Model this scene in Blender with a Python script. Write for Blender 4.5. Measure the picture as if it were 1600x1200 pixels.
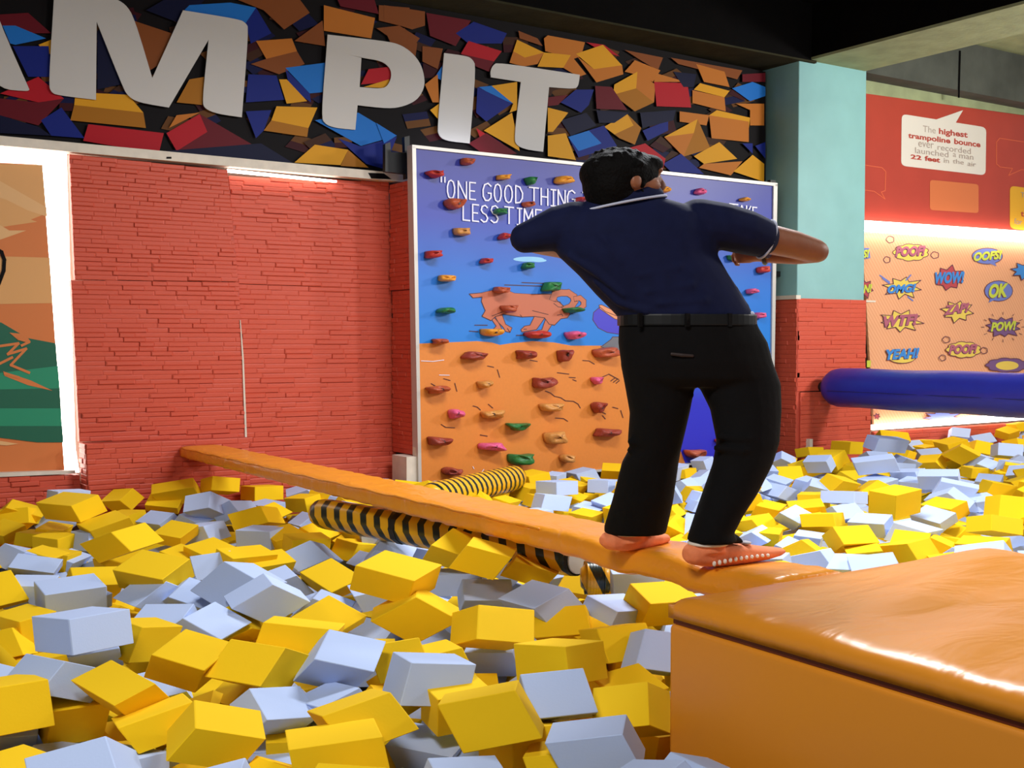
import bpy, bmesh, math, random
from mathutils import Vector, Matrix, Euler

for o in list(bpy.data.objects):
    bpy.data.objects.remove(o)
scene = bpy.context.scene
COL = scene.collection
random.seed(11)

# ------------------------------------------------------------------ camera
FPX = 1820.0
PITCH = math.atan(67 / FPX)
YAW = math.atan(1200 / FPX)
CAM = Vector((0, 0, 0.87))
FH = Vector((math.sin(YAW), math.cos(YAW), 0))
RT = Vector((math.cos(YAW), -math.sin(YAW), 0))
ZZ = Vector((0, 0, 1))
FW = FH * math.cos(PITCH) - ZZ * math.sin(PITCH)
UP = FH * math.sin(PITCH) + ZZ * math.cos(PITCH)
cam_data = bpy.data.cameras.new('camera')
cam_data.sensor_width = 36
cam_data.lens = FPX / 1600 * 36
cam_data.clip_start = 0.05
cam = bpy.data.objects.new('camera', cam_data)
COL.objects.link(cam)
m = Matrix((RT, UP, -FW)).transposed().to_4x4()
m.translation = CAM
cam.matrix_world = m
scene.camera = cam

# ------------------------------------------------------------------ world, lamps, exposure
world = bpy.data.worlds.new('hall_light')
scene.world = world
world.use_nodes = True
bg = world.node_tree.nodes['Background']
bg.inputs[0].default_value = (0.95, 0.97, 1.0, 1)
bg.inputs[1].default_value = 0.27
vs = scene.view_settings
vs.view_transform = 'Standard'
vs.look = 'None'
vs.exposure = -0.08
vs.gamma = 1.0
vs.use_curve_mapping = False


def area_lamp(name, loc, target, sx, sy, watts, color):
    d = bpy.data.lights.new(name, 'AREA')
    d.shape = 'RECTANGLE'
    d.size = sx
    d.size_y = sy
    d.energy = watts
    d.color = color
    o = bpy.data.objects.new(name, d)
    COL.objects.link(o)
    o.location = loc
    o.rotation_euler = (Vector(target) - Vector(loc)).to_track_quat('-Z', 'Y').to_euler()
    return o


area_lamp('hall_lamp', (10.2, 0.9, 3.9), (7.0, 7.0, -0.8), 0.7, 0.7, 290, (1, 0.97, 0.93))
area_lamp('pit_lamp', (5.4, 5.4, 3.9), (5.2, 5.0, 0.0), 2.4, 0.6, 350, (0.95, 0.97, 1))
area_lamp('left_fill_lamp', (-0.6, 1.6, 3.9), (0.6, 3.2, 0.0), 1.6, 0.6, 170, (1, 0.97, 0.92))  # unseen fill added to brighten the left-facing sides of beam and platform
area_lamp('column_fill_lamp', (12.2, 4.2, 3.5), (11.2, 9.3, 0.0), 0.8, 0.5, 260, (1, 0.98, 0.96))  # unseen fill added to brighten the column front and the boards beside it
area_lamp('bay_lamp', (13.0, 5.5, 3.6), (12.6, 6.0, 4.6), 1.6, 1.0, 60, (0.95, 1, 0.9))


# ------------------------------------------------------------------ helpers
def lin(c):
    c = c / 255.0
    return c / 12.92 if c <= 0.04045 else ((c + 0.055) / 1.055) ** 2.4


def rgb(r, g, b):
    return (lin(r), lin(g), lin(b), 1)


MATS = {}


def mat(name, c, rough=0.6, noise=0.0, scale=20, bump=0.0, bscale=60, spec=0.5, emit=0.0, metal=0.0, coat=0.0):
    if name in MATS:
        return MATS[name]
    M = bpy.data.materials.new(name)
    M.use_nodes = True
    nt = M.node_tree
    b = nt.nodes['Principled BSDF']
    b.inputs['Base Color'].default_value = rgb(*c)
    b.inputs['Roughness'].default_value = rough
    b.inputs['Specular IOR Level'].default_value = spec
    b.inputs['Metallic'].default_value = metal
    b.inputs['Coat Weight'].default_value = coat
    tc = nt.nodes.new('ShaderNodeTexCoord')
    if noise:
        n = nt.nodes.new('ShaderNodeTexNoise')
        n.inputs['Scale'].default_value = scale
        n.inputs['Detail'].default_value = 5
        nt.links.new(tc.outputs['Object'], n.inputs['Vector'])
        r = nt.nodes.new('ShaderNodeValToRGB')
        k = rgb(*c)
        r.color_ramp.elements[0].position = 0.3
        r.color_ramp.elements[1].position = 0.7
        r.color_ramp.elements[0].color = (k[0] * (1 - noise), k[1] * (1 - noise), k[2] * (1 - noise), 1)
        r.color_ramp.elements[1].color = (min(1, k[0] * (1 + noise)), min(1, k[1] * (1 + noise)), min(1, k[2] * (1 + noise)), 1)
        nt.links.new(n.outputs['Fac'], r.inputs['Fac'])
        nt.links.new(r.outputs['Color'], b.inputs['Base Color'])
    if bump:
        n2 = nt.nodes.new('ShaderNodeTexNoise')
        n2.inputs['Scale'].default_value = bscale
        n2.inputs['Detail'].default_value = 4
        nt.links.new(tc.outputs['Object'], n2.inputs['Vector'])
        bp = nt.nodes.new('ShaderNodeBump')
        bp.inputs['Strength'].default_value = bump
        bp.inputs['Distance'].default_value = 0.01
        nt.links.new(n2.outputs['Fac'], bp.inputs['Height'])
        nt.links.new(bp.outputs['Normal'], b.inputs['Normal'])
    if emit:
        b.inputs['Emission Color'].default_value = rgb(*c)
        b.inputs['Emission Strength'].default_value = emit
    MATS[name] = M
    return M


def ray(x, y):
    return FW + RT * ((x - 800) / FPX) - UP * ((y - 600) / FPX)


def at(x, y, Y):            # image point -> point on the wall plane Y
    r = ray(x, y)
    return CAM + r * (Y / r.y)


def atX(x, y, X):
    r = ray(x, y)
    return CAM + r * (X / r.x)


def atZ(x, y, z):
    r = ray(x, y)
    return CAM + r * ((z - CAM.z) / r.z)


def pt(x, y, t):            # image point at a given distance in front of the camera
    return CAM + ray(x, y) * t


WL = {}


def link(o, parent=None):
    COL.objects.link(o)
    WL[o.name] = o.location.copy()
    if parent is not None:
        o.parent = parent
        o.matrix_parent_inverse = Matrix.Translation(-WL[parent.name])
    return o


def tag(o, label=None, cat=None, group=None, kind=None):
    if label:
        o['label'] = label
    if cat:
        o['category'] = cat
    if group:
        o['group'] = group
    if kind:
        o['kind'] = kind
    return o


def empty(name, loc, label, cat, group=None):
    o = bpy.data.objects.new(name, None)
    o.empty_display_size = 0.1
    o.location = loc
    link(o)
    return tag(o, label, cat, group)


def build(name, verts, faces, mats, parent=None, smooth=False, fm=None, fixn=True, base=True):
    vs_ = [Vector(v) for v in verts]
    lo = Vector((min(v.x for v in vs_), min(v.y for v in vs_), min(v.z for v in vs_)))
    hi = Vector((max(v.x for v in vs_), max(v.y for v in vs_), max(v.z for v in vs_)))
    c = (lo + hi) / 2
    if base:
        c.z = lo.z
    me = bpy.data.meshes.new(name)
    me.from_pydata([v - c for v in vs_], [], faces)
    if not isinstance(mats, (list, tuple)):
        mats = [mats]
    for k in mats:
        me.materials.append(k)
    if fm:
        for p, k in zip(me.polygons, fm):
            p.material_index = k
    if fixn:
        b = bmesh.new()
        b.from_mesh(me)
        bmesh.ops.recalc_face_normals(b, faces=b.faces)
        b.to_mesh(me)
        b.free()
    if smooth:
        for p in me.polygons:
            p.use_smooth = True
    me.update()
    o = bpy.data.objects.new(name, me)
    o.location = c
    return link(o, parent)


BOXF = [(0, 1, 2, 3), (7, 6, 5, 4), (0, 4, 5, 1), (1, 5, 6, 2), (2, 6, 7, 3), (3, 7, 4, 0)]


def boxv(x0, x1, y0, y1, z0, z1):
    return [(x0, y0, z0), (x1, y0, z0), (x1, y0, z1), (x0, y0, z1), (x0, y1, z0), (x1, y1, z0), (x1, y1, z1), (x0, y1, z1)]


def box(name, x0, x1, y0, y1, z0, z1, mt, parent=None, bevel=0.0):
    o = build(name, boxv(x0, x1, y0, y1, z0, z1), BOXF, mt, parent)
    if bevel:
        bev(o.data, bevel)
    return o


def bev(me, w, seg=2, smooth=True):
    b = bmesh.new()
    b.from_mesh(me)
    bmesh.ops.bevel(b, geom=b.edges[:], offset=w, segments=seg, affect='EDGES', profile=0.5)
    b.to_mesh(me)
    b.free()
    if smooth:
        for p in me.polygons:
            p.use_smooth = True
        try:
            me.set_sharp_from_angle(angle=math.radians(50))
        except Exception:
            pass


def slab(name, px, Y, th, mt, parent=None):
    """prism whose front outline is an image outline on the wall plane Y, th thick to the back"""
    n = len(px)
    F_ = [at(x, y, Y) for x, y in px]
    B_ = [v + Vector((0, th, 0)) for v in F_]
    faces = [tuple(range(n)), tuple(range(2 * n - 1, n - 1, -1))]
    for i in range(n):
        j = (i + 1) % n
        faces.append((i, j, n + j, n + i))
    return build(name, F_ + B_, faces, mt, parent)


class Print:
    """flat printed shapes on one plane, gathered into one mesh, later shapes on top"""

    def __init__(self, Y, step=0.0004):
        self.Y, self.step, self.n = Y, step, 0
        self.v, self.f, self.fm, self.mats = [], [], [], []

    def mi(self, mt):
        if mt not in self.mats:
            self.mats.append(mt)
        return self.mats.index(mt)

    def world(self, pts, mt):
        k = len(self.v)
        self.v += pts
        self.f.append(tuple(range(k, k + len(pts))))
        self.fm.append(self.mi(mt))

    def poly(self, px, mt, lift=True):
        if lift:
            self.n += 1
        Y = self.Y - self.n * self.step
        self.world([at(x, y, Y) for x, y in px], mt)

    def line(self, px, w, mt, closed=False):
        self.n += 1
        Y = self.Y - self.n * self.step
        P = list(px)
        if closed:
            P = P + [P[0], P[1]]
        for (x0, y0), (x1, y1) in zip(P, P[1:]):
            d = math.hypot(x1 - x0, y1 - y0) or 1
            ux, uy = (x1 - x0) / d, (y1 - y0) / d
            nx, ny = -uy * w / 2, ux * w / 2
            x0 -= ux * w * .3
            y0 -= uy * w * .3
            x1 += ux * w * .3
            y1 += uy * w * .3
            self.world([at(x0 + nx, y0 + ny, Y), at(x1 + nx, y1 + ny, Y), at(x1 - nx, y1 - ny, Y), at(x0 - nx, y0 - ny, Y)], mt)
            Y -= 0.00002

    def text(self, s, quad, mt, bold=0.0, shear=0.0):
        self.n += 1
        Y = self.Y - self.n * self.step
        V, Fc = text_mesh(s, bold, shear)
        k = len(self.v)
        (ax, ay), (bx, by), (cx, cy), (dx, dy) = quad      # top-left, top-right, bottom-right, bottom-left
        for u, v in V:
            tx, ty = ax + (bx - ax) * u, ay + (by - ay) * u
            lx, ly = dx + (cx - dx) * u, dy + (cy - dy) * u
            self.v.append(at(lx + (tx - lx) * v, ly + (ty - ly) * v, Y))
        for p in Fc:
            self.f.append(tuple(k + i for i in p))
            self.fm.append(self.mi(mt))

    def build(self, name, parent):
        if not self.f:
            return None
        return build(name, self.v, self.f, self.mats, parent, fm=self.fm, fixn=False)


TXT = {}


def text_mesh(s, bold=0.0, shear=0.0):
    key = (s, bold, shear)
    if key in TXT:
        return TXT[key]
    cu = bpy.data.curves.new('lettering', 'FONT')
    cu.body = s
    cu.offset = bold
    cu.shear = shear
    cu.resolution_u = 4
    o = bpy.data.objects.new('lettering', cu)
    COL.objects.link(o)
    dg = bpy.context.evaluated_depsgraph_get()
    me = bpy.data.meshes.new_from_object(o.evaluated_get(dg))
    xs = [v.co.x for v in me.vertices]
    ys = [v.co.y for v in me.vertices]
    x0, x1, y0, y1 = min(xs), max(xs), min(ys), max(ys)
    V = [((v.co.x - x0) / (x1 - x0), (v.co.y - y0) / (y1 - y0)) for v in me.vertices]
    Fc = [tuple(p.vertices) for p in me.polygons]
    bpy.data.objects.remove(o)
    bpy.data.curves.remove(cu)
    bpy.data.meshes.remove(me)
    TXT[key] = (V, Fc)
    return TXT[key]


def ellipse(cx, cy, rx, ry, n=20, rot=0.0):
    return [(cx + rx * math.cos(2 * math.pi * i / n) * math.cos(rot) - ry * math.sin(2 * math.pi * i / n) * math.sin(rot),
             cy + rx * math.cos(2 * math.pi * i / n) * math.sin(rot) + ry * math.sin(2 * math.pi * i / n) * math.cos(rot)) for i in range(n)]


def rrect(q, r=5, n=4):
    """rounded corners on a 4-point image outline (tl, tr, br, bl)"""
    out = []
    for i in range(4):
        p, a, b = Vector(q[i]), Vector(q[i - 1]), Vector(q[(i + 1) % 4])
        ua, ub = (a - p).normalized() * r, (b - p).normalized() * r
        for k in range(n + 1):
            t = k / n
            s = p + ua * (1 - t) ** 2 + ub * t ** 2
            out.append((s.x, s.y))
    return out


def loft(secs, n=24, closed_ends=True, expo=2.0):
    """secs: (centre, half-width vector, half-depth vector)"""
    V, Fc = [], []
    for c, a, b in secs:
        for i in range(n):
            th = 2 * math.pi * i / n
            cs, sn = math.cos(th), math.sin(th)
            ex = 2.0 / expo
            V.append(c + a * (math.copysign(abs(cs) ** ex, cs)) + b * (math.copysign(abs(sn) ** ex, sn)))
    for k in range(len(secs) - 1):
        for i in range(n):
            j = (i + 1) % n
            Fc.append((k * n + i, k * n + j, (k + 1) * n + j, (k + 1) * n + i))
    if closed_ends:
        Fc.append(tuple(range(n - 1, -1, -1)))
        k = (len(secs) - 1) * n
        Fc.append(tuple(range(k, k + n)))
    return V, Fc


def ellipsoid(c, a, b, d, n=20, r=12):
    secs = []
    for k in range(r + 1):
        ph = math.pi * (k + 0.001 if k == 0 else (k - 0.001 if k == r else k)) / r
        s = max(math.sin(ph), 0.02)
        secs.append((c - d * math.cos(ph), a * s, b * s))
    return loft(secs, n)


def limb(P, n=16, depth=1.0, round_ends=True):
    """P: (centre Vector, radius)"""
    secs = []
    L = [(Vector(c), r) for c, r in P]
    if round_ends:
        d0 = (L[1][0] - L[0][0]).normalized()
        d1 = (L[-1][0] - L[-2][0]).normalized()
        pre = [(L[0][0] - d0 * L[0][1] * k, L[0][1] * q) for k, q in ((0.95, 0.25), (0.7, 0.7), (0.35, 0.93))]
        post = [(L[-1][0] + d1 * L[-1][1] * k, L[-1][1] * q) for k, q in ((0.35, 0.93), (0.7, 0.7), (0.95, 0.25))]
        L = pre + L + post
    for i, (c, r) in enumerate(L):
        d = (L[min(i + 1, len(L) - 1)][0] - L[max(i - 1, 0)][0]).normalized()
        a = d.cross(FW)
        if a.length < 1e-3:
            a = RT.copy()
        a.normalize()
        b = d.cross(a).normalized()
        secs.append((c, a * r, b * r * depth))
    return loft(secs, n)


def fuse(name, parts, voxel, mt, parent, smooth_iter=4):
    """union of closed shapes into one continuous surface"""
    V, Fc = [], []
    for v, f in parts:
        k = len(V)
        V += [Vector(q) for q in v]
        Fc += [tuple(k + i for i in p) for p in f]
    me = bpy.data.meshes.new(name)
    me.from_pydata(V, [], Fc)
    b = bmesh.new()
    b.from_mesh(me)
    bmesh.ops.recalc_face_normals(b, faces=b.faces)
    b.to_mesh(me)
    b.free()
    t = bpy.data.objects.new('fusing', me)
    COL.objects.link(t)
    r = t.modifiers.new('r', 'REMESH')
    r.mode = 'VOXEL'
    r.voxel_size = voxel
    s = t.modifiers.new('s', 'SMOOTH')
    s.factor = 0.5
    s.iterations = smooth_iter
    dg = bpy.context.evaluated_depsgraph_get()
    out = bpy.data.meshes.new_from_object(t.evaluated_get(dg))
    bpy.data.objects.remove(t)
    vs2 = [v.co.copy() for v in out.vertices]
    fs2 = [tuple(p.vertices) for p in out.polygons]
    bpy.data.meshes.remove(out)
    bpy.data.meshes.remove(me)
    return build(name, vs2, fs2, mt, parent, smooth=True, fixn=False)

# ------------------------------------------------------------------ the setting
YW = 9.88
M_red = mat('red_foam_brick', (200, 82, 60), 0.5, 0.05, 6, 0.10, 120, spec=0.35)
M_redb = mat('red_foam_backing', (186, 74, 54), 0.6, 0.05, 8)
M_white = mat('white_plaster', (215, 205, 190), 0.7, 0.08, 10)
M_led = mat('led_strip', (255, 246, 236), 0.5, emit=8.0)
M_black = mat('black_painted_concrete', (6, 5, 5), 0.9, 0.3, 3, 0.2, 30, spec=0.08)
M_conc = mat('grey_concrete', (72, 74, 68), 0.9, 0.25, 2.5, 0.4, 14)
M_lime = mat('pale_lime_plaster', (150, 158, 118), 0.9, 0.14, 4, 0.3, 20)
M_olive = mat('olive_soffit', (48, 46, 32), 0.9, 0.2, 4, 0.3, 20, spec=0.1)
M_teal = mat('teal_wall_paint', (132, 180, 180), 0.6, 0.05, 3, 0.15, 12)
M_floor = mat('pit_floor', (70, 68, 66), 0.9, 0.2, 4)
M_alu = mat('brushed_aluminium', (196, 192, 186), 0.4, metal=0.25)
M_bkt = mat('black_steel', (14, 13, 14), 0.5)
M_wallp = mat('grey_wall_plaster', (150, 120, 105), 0.9, 0.1, 4)

tag(box('floor', -6, 18, -1.5, 10.6, -1.3, -1.2, M_floor), 'dark pit floor beneath the foam blocks', 'floor', kind='structure')
tag(box('wall_back', -6, 18, YW + 0.05, YW + 0.25, -1.2, 5.0, M_wallp), 'plain back wall behind the printed boards', 'wall', kind='structure')
zb = at(1195, 110, YW).z
tag(box('ceiling', -6, 18, -1.5, 10.2, 4.75, 4.9, M_lime), 'pale green concrete ceiling slab above the right hand bay', 'ceiling', kind='structure')
tag(box('ceiling_dark', -6, 10.6, -1.5, 9.4, 4.70, 4.748, M_black), 'black painted ceiling slab above the foam pit', 'ceiling', kind='structure')
# beam along the wall over the banner: black face, olive soffit
w1 = tag(box('trim_1', -6, 10.3, 9.30, YW + 0.05, zb + 0.02, 4.70, M_black), 'black painted concrete beam along the top of the sign', 'beam', kind='structure')
tag(box('soffit', -6, 10.3, 9.30, YW + 0.05, zb, zb + 0.02, M_olive, w1), 'olive underside of the beam')
# beam along the wall over the red fact board
w2 = tag(box('trim_2', 11.0, 18, 9.52, YW + 0.05, 4.12, 4.75, M_conc), 'rough grey concrete beam above the red fact board', 'beam', kind='structure')
# cross beam from the column towards the hall
xa, xb = at(1252, 100, 9.34).x + 0.12, at(1352, 112, 9.34).x - 0.02
w3 = tag(box('trim_3', xa, xb, -1.0, 9.34, 4.10, 4.75, M_black), 'deep black concrete cross beam running out from the teal column', 'beam', kind='structure')
tag(box('soffit', xa, xb, -1.0, 9.34, 4.07, 4.10, M_lime, w3), 'pale green underside of the cross beam')
tag(box('beam_side', xb, xb + 0.012, -1.0, 9.34, 4.07, 4.75, M_lime, w3), 'pale green right side of the cross beam')
w4 = tag(slab('trim_4', [(1352, 112), (1600, 166), (1900, 212), (1900, 222), (1600, 180), (1352, 146)], 9.80, 0.08, M_lime), 'pale plaster strip between the beam and the red fact board', 'trim', kind='structure')
for (x0, y0, x1, y1) in ((1500, 80, 1498, 152),):
    p = Print(9.515)
    p.line([(x0, y0), (x1, y1)], 3, M_black)
    tag(p.build('joint', w2), 'dark vertical joint in the concrete')

# teal column
cl = at(1247, 300, 9.34).x
cr = at(1352, 300, 9.34).x
tag(box('column', cl, cr, 9.34, YW + 0.04, -1.2, 4.14, M_teal, bevel=0.012), 'square teal painted column between the climbing wall and comic wall', 'column', kind='structure')

# ------------------------------------------------------------------ foam brick panels
BR = {}


def brick_mesh(k):
    if k in BR:
        return BR[k]
    r = random.Random(k * 7 + 1)
    c = 0.06 + 0.05 * r.random()
    d = 0.5
    j = [r.uniform(-.03, .03) for _ in range(8)]
    v = [(-d, .5, -d), (d, .5, -d), (d, .5, d), (-d, .5, d)]
    ix, iz = 0.5 - c * 0.35, 0.5 - c * 1.8
    v += [(-ix, -.5 + j[0], -iz), (ix, -.5 + j[1], -iz), (ix, -.5 + j[2], iz), (-ix, -.5 + j[3], iz)]
    v += [(-d, -.1, -d), (d, -.1, -d), (d, -.1, d), (-d, -.1, d)]
    f = [(4, 5, 6, 7), (8, 9, 5, 4), (9, 10, 6, 5), (10, 11, 7, 6), (11, 8, 4, 7), (0, 1, 9, 8), (1, 2, 10, 9), (2, 3, 11, 10), (3, 0, 8, 11)]
    me = bpy.data.meshes.new('brick')
    me.from_pydata(v, [], f)
    me.materials.append(M_red)
    b = bmesh.new()
    b.from_mesh(me)
    bmesh.ops.recalc_face_normals(b, faces=b.faces)
    b.to_mesh(me)
    b.free()
    BR[k] = me
    return me


def brick_panel(name, label, corners, th, rows, per, seed, group=None, axis='y', proud=0.010):
    """corners: world points tl, tr, br, bl of the panel face; bricks stand proud of it"""
    tl, tr, br_, bl = [Vector(c) for c in corners]
    nrm = Vector((0, -1, 0)) if axis == 'y' else Vector((-1, 0, 0))
    back = -nrm * th
    F_ = [bl, br_, tr, tl]
    o = build(name, F_ + [q + back for q in F_], BOXF, M_redb)
    tag(o, label, 'wall panel', group)
    r = random.Random(seed)
    du = 1.0 / per
    for i in range(rows):
        v0 = i / rows
        v1 = (i + 1) / rows
        u = -r.random() * du * 0.8
        while u < 1:
            w = du * r.choice((0.6, 0.9, 1.2, 1.5, 1.9))
            a, b = max(u, 0), min(u + w, 1)
            u += w
            if b - a < du * 0.15:
                continue
            vm, um = (v0 + v1) / 2, (a + b) / 2
            c = (tl * (1 - um) + tr * um) * (1 - vm) + (bl * (1 - um) + br_ * um) * vm
            Lw = ((tr - tl) * (b - a) * (1 - vm) + (br_ - bl) * (b - a) * vm).length
            H = ((bl - tl) * (1 - um) + (br_ - tr) * um).length * (v1 - v0)
            dp = proud * r.choice((0.55, 0.6, 0.9, 0.9, 1.6))
            k = bpy.data.objects.new('brick', brick_mesh(r.randrange(5)))
            k.location = c + nrm * (dp / 2)
            k.scale = (Lw * 0.998, dp, H * 0.98)
            if axis == 'x':
                k.rotation_euler = (0, 0, -math.pi / 2)
            link(k, o)
    return o


GB = 'red foam brick panels on the pit wall'
# slab A, nearer, two panels high
YA, YB = 9.74, 9.82


def q4(px, Y):
    return [at(x, y, Y) for x, y in px]


brick_panel('brick_cladding', 'upper left red foam brick panel, beside the glowing strip under the sign', q4([(108, 241), (355, 266), (372, 440), (117, 437)], YA), 0.06, 27, 7, 1, GB)
brick_panel('brick_cladding', 'lower left red foam brick panel, beside the glowing strip above the orange beam', q4([(111, 438), (373, 441), (383, 684), (124, 690)], YA), 0.06, 34, 7, 2, GB)
brick_panel('brick_cladding', 'upper red foam brick panel in the recess beside the climbing wall', q4([(357, 276), (607, 284), (611, 452), (368, 443)], YB), 0.05, 24, 7, 3, GB)
brick_panel('brick_cladding', 'lower red foam brick panel in the recess beside the climbing wall', q4([(370, 444), (611, 452), (618, 712), (383, 722)], YB), 0.05, 36, 7, 4, GB)
# ledges near the foam
la = atZ  # ledge A: a low box that the orange beam rests on
yA2 = 9.58
LA = brick_panel('brick_cladding', 'low red foam brick ledge under the far end of the orange beam', q4([(134, 694), (388, 684), (392, 800), (140, 806)], yA2), 0.2, 14, 7, 5, GB)
LAs = brick_panel('brick_cladding', 'narrow left end of the low red brick ledge', [at(134, 694, yA2) + Vector((0, 0.2, 0)), at(134, 694, yA2), at(140, 806, yA2), at(140, 806, yA2) + Vector((0, 0.2, 0))], 0.02, 14, 1.4, 6, GB, axis='x')
LB = brick_panel('brick_cladding', 'low red foam brick ledge between the orange beam and the climbing wall', q4([(388, 722), (628, 712), (634, 800), (392, 806)], 9.70), 0.12, 10, 7, 7, GB)
LM = brick_panel('brick_cladding', 'strip of red foam bricks below the mural at the left edge', q4([(-60, 747), (124, 742), (130, 806), (-60, 812)], 9.72), 0.14, 8, 5, 8, GB)
# return from the recess out to the climbing wall
XR = at(648, 450, 9.33).x
yr0, yr1 = 9.34, YB - 0.02


def retz(y):
    return at(646, y, 9.34).z


RU = brick_panel('brick_cladding', 'upper red foam brick return at the left edge of the climbing wall', [(XR, yr1, retz(280)), (XR, yr0, retz(280)), (XR, yr0, retz(451)), (XR, yr1, retz(451))], 0.05, 24, 3, 9, GB, axis='x')
RL = brick_panel('brick_cladding', 'lower red foam brick return at the left edge of the climbing wall', [(XR + 0.02, yr1, retz(452)), (XR + 0.02, yr0 + 0.06, retz(452)), (XR + 0.02, yr0 + 0.06, retz(712)), (XR + 0.02, yr1, retz(712))], 0.05, 36, 3, 10, GB, axis='x')
# white foam edges
wh = tag(box('trim_5', XR + 0.0, XR + 0.05, yr0 - 0.02, yr0 + 0.04, retz(712), retz(452), M_white), 'torn white foam edge strip along the climbing wall', 'trim', kind='structure')
tag(box('trim_6', XR - 0.10, XR + 0.06, yr0 - 0.03, yr0 + 0.25, retz(770), retz(713), M_white), 'bare white block under the red brick return', 'trim', kind='structure')
e1 = Print(YA - 0.004)
e1.poly([(370, 452), (374, 452), (381, 560), (379, 560)], M_white)
e1.poly([(376, 560), (381, 560), (386, 684), (381, 684)], M_white)
pw = [at(372, 452, YA), at(386, 684, YA)]
tag(slab('trim_7', [(375, 500), (376, 500), (381, 560), (386, 683), (383, 683), (378.5, 560)], YA - 0.015, 0.06, M_white), 'white torn foam edge between the two red brick panels', 'trim', kind='structure')
# column base
GC = 'red foam brick cladding on the column'
YC = 9.29
zc0 = at(1247, 466, YC).z
zc1 = at(1300, 610, YC).z
xL, xR2 = at(1246, 560, YC).x, at(1352, 560, YC).x
brick_panel('column_cladding', 'upper pink lit brick cladding on the front of the column', [(xL, YC, zc0), (xR2, YC, zc0), (xR2, YC, zc1), (xL, YC, zc1)], 0.05, 20, 4, 12, GC)
brick_panel('column_cladding', 'lower brick cladding on the column front below the blue bar', [(xL + 0.03, YC - 0.02, zc1 - 0.01), (xR2 + 0.08, YC - 0.02, zc1 - 0.01), (xR2 + 0.08, YC - 0.02, -0.75), (xL + 0.03, YC - 0.02, -0.75)], 0.06, 20, 4, 13, GC)
brick_panel('column_cladding', 'dark red brick cladding on the left side of the column', [(cl - 0.05, YW, zc0 - 0.01), (cl - 0.05, YC, zc0 - 0.01), (cl - 0.05, YC, -0.75), (cl - 0.05, YW, -0.75)], 0.05, 40, 3, 14, GC, axis='x')
tag(box('trim_8', cl - 0.08, cl - 0.005, YC - 0.01, YW, zc0 - 0.01, zc0 + 0.035, M_white), 'white cap on the brick cladding at the left side of the column', 'trim', kind='structure')
tag(box('trim_9', xR2 - 0.02, xR2 + 0.2, YC + 0.02, YW, zc0 - 0.02, zc0 + 0.0, M_white), 'white cap at the right edge of the column cladding', 'trim', kind='structure')
bx0 = at(1259, 690, YC - 0.03)
tag(box('marker_post', bx0.x, bx0.x + 0.05, YC - 0.09, YC - 0.02, at(1262, 704, YC - 0.06).z, at(1262, 686, YC - 0.06).z, M_white), 'small white post standing at the foot of the column', 'post')
# red bricks below the comic wall
brick_panel('brick_cladding', 'strip of pink lit bricks below the comic wall', q4([(1366, 675), (1900, 641), (1900, 700), (1366, 722)], 9.77), 0.05, 7, 24, 15)

# ------------------------------------------------------------------ banner sign
C_or = mat('print_orange', (176, 104, 36), 0.5, spec=0.12)
C_ord = mat('print_dark_orange', (122, 66, 28), 0.5, spec=0.12)
C_y = mat('print_amber', (204, 144, 28), 0.5, spec=0.12)
C_yd = mat('print_dark_amber', (154, 98, 20), 0.5, spec=0.12)
C_r = mat('print_red', (164, 22, 34), 0.5, spec=0.12)
C_rd = mat('print_dark_red', (92, 14, 26), 0.5, spec=0.12)
C_b = mat('print_navy', (18, 32, 112), 0.5, spec=0.12)
C_bd = mat('print_dark_navy', (9, 12, 44), 0.5, spec=0.12)
C_lb = mat('print_sky_blue', (28, 104, 184), 0.5, spec=0.12)
C_k = mat('print_black', (10, 5, 7), 0.6, spec=0.12)
C_let = mat('grey_white_lettering', (186, 182, 178), 0.55)
YBN = 9.80
bn = slab('banner', [(-220, 195), (-220, -180), (1196, 112), (1196, 283), (640, 275)], YBN, 0.06, C_k)
tag(bn, 'large banner printed with coloured foam cubes and big white letters', 'banner')


def c1(L):
    return [(u / 2.5, v / 2.5) for u, v in L]


def c2(L):
    return [(600 + u / 2.5, v / 2.5) for u, v in L]


bp = Print(YBN, 0.00009)
rk = random.Random(21)
C_dk = [mat('print_umber', (58, 32, 18), 0.5, spec=0.1), mat('print_midnight', (10, 14, 56), 0.5, spec=0.1), mat('print_wine', (52, 10, 18), 0.5, spec=0.1), mat('print_bronze', (92, 56, 22), 0.5, spec=0.1)]
for k_ in range(150):            # dim cubes deep in the printed pile
    cx_ = rk.uniform(-20, 1185)
    lo_, hi_ = -40 + max(0, (cx_ - 590)) * .182, 205 + cx_ * .075
    cy_ = rk.uniform(max(lo_, -10) + 16, hi_ - 12)
    a_, s_ = rk.uniform(0, 1.5), rk.uniform(18, 30)
    q_ = [(cx_ + s_ * math.cos(a_ + j * math.pi / 2) * rk.uniform(.8, 1.1), cy_ + s_ * .62 * math.sin(a_ + j * math.pi / 2) * rk.uniform(.8, 1.1)) for j in range(4)]
    if min(y - (x - 590) * .182 for x, y in q_) < 4 and cx_ > 560 or max(x for x, y in q_) > 1193:
        continue
    bp.poly(q_, C_dk[rk.randrange(4)])
    m_ = [q_[0], q_[1], ((q_[1][0] + q_[2][0]) / 2, (q_[1][1] + q_[2][1]) / 2), ((q_[0][0] + q_[3][0]) / 2, (q_[0][1] + q_[3][1]) / 2)]
    bp.poly(m_, C_dk[rk.randrange(4)])
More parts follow.
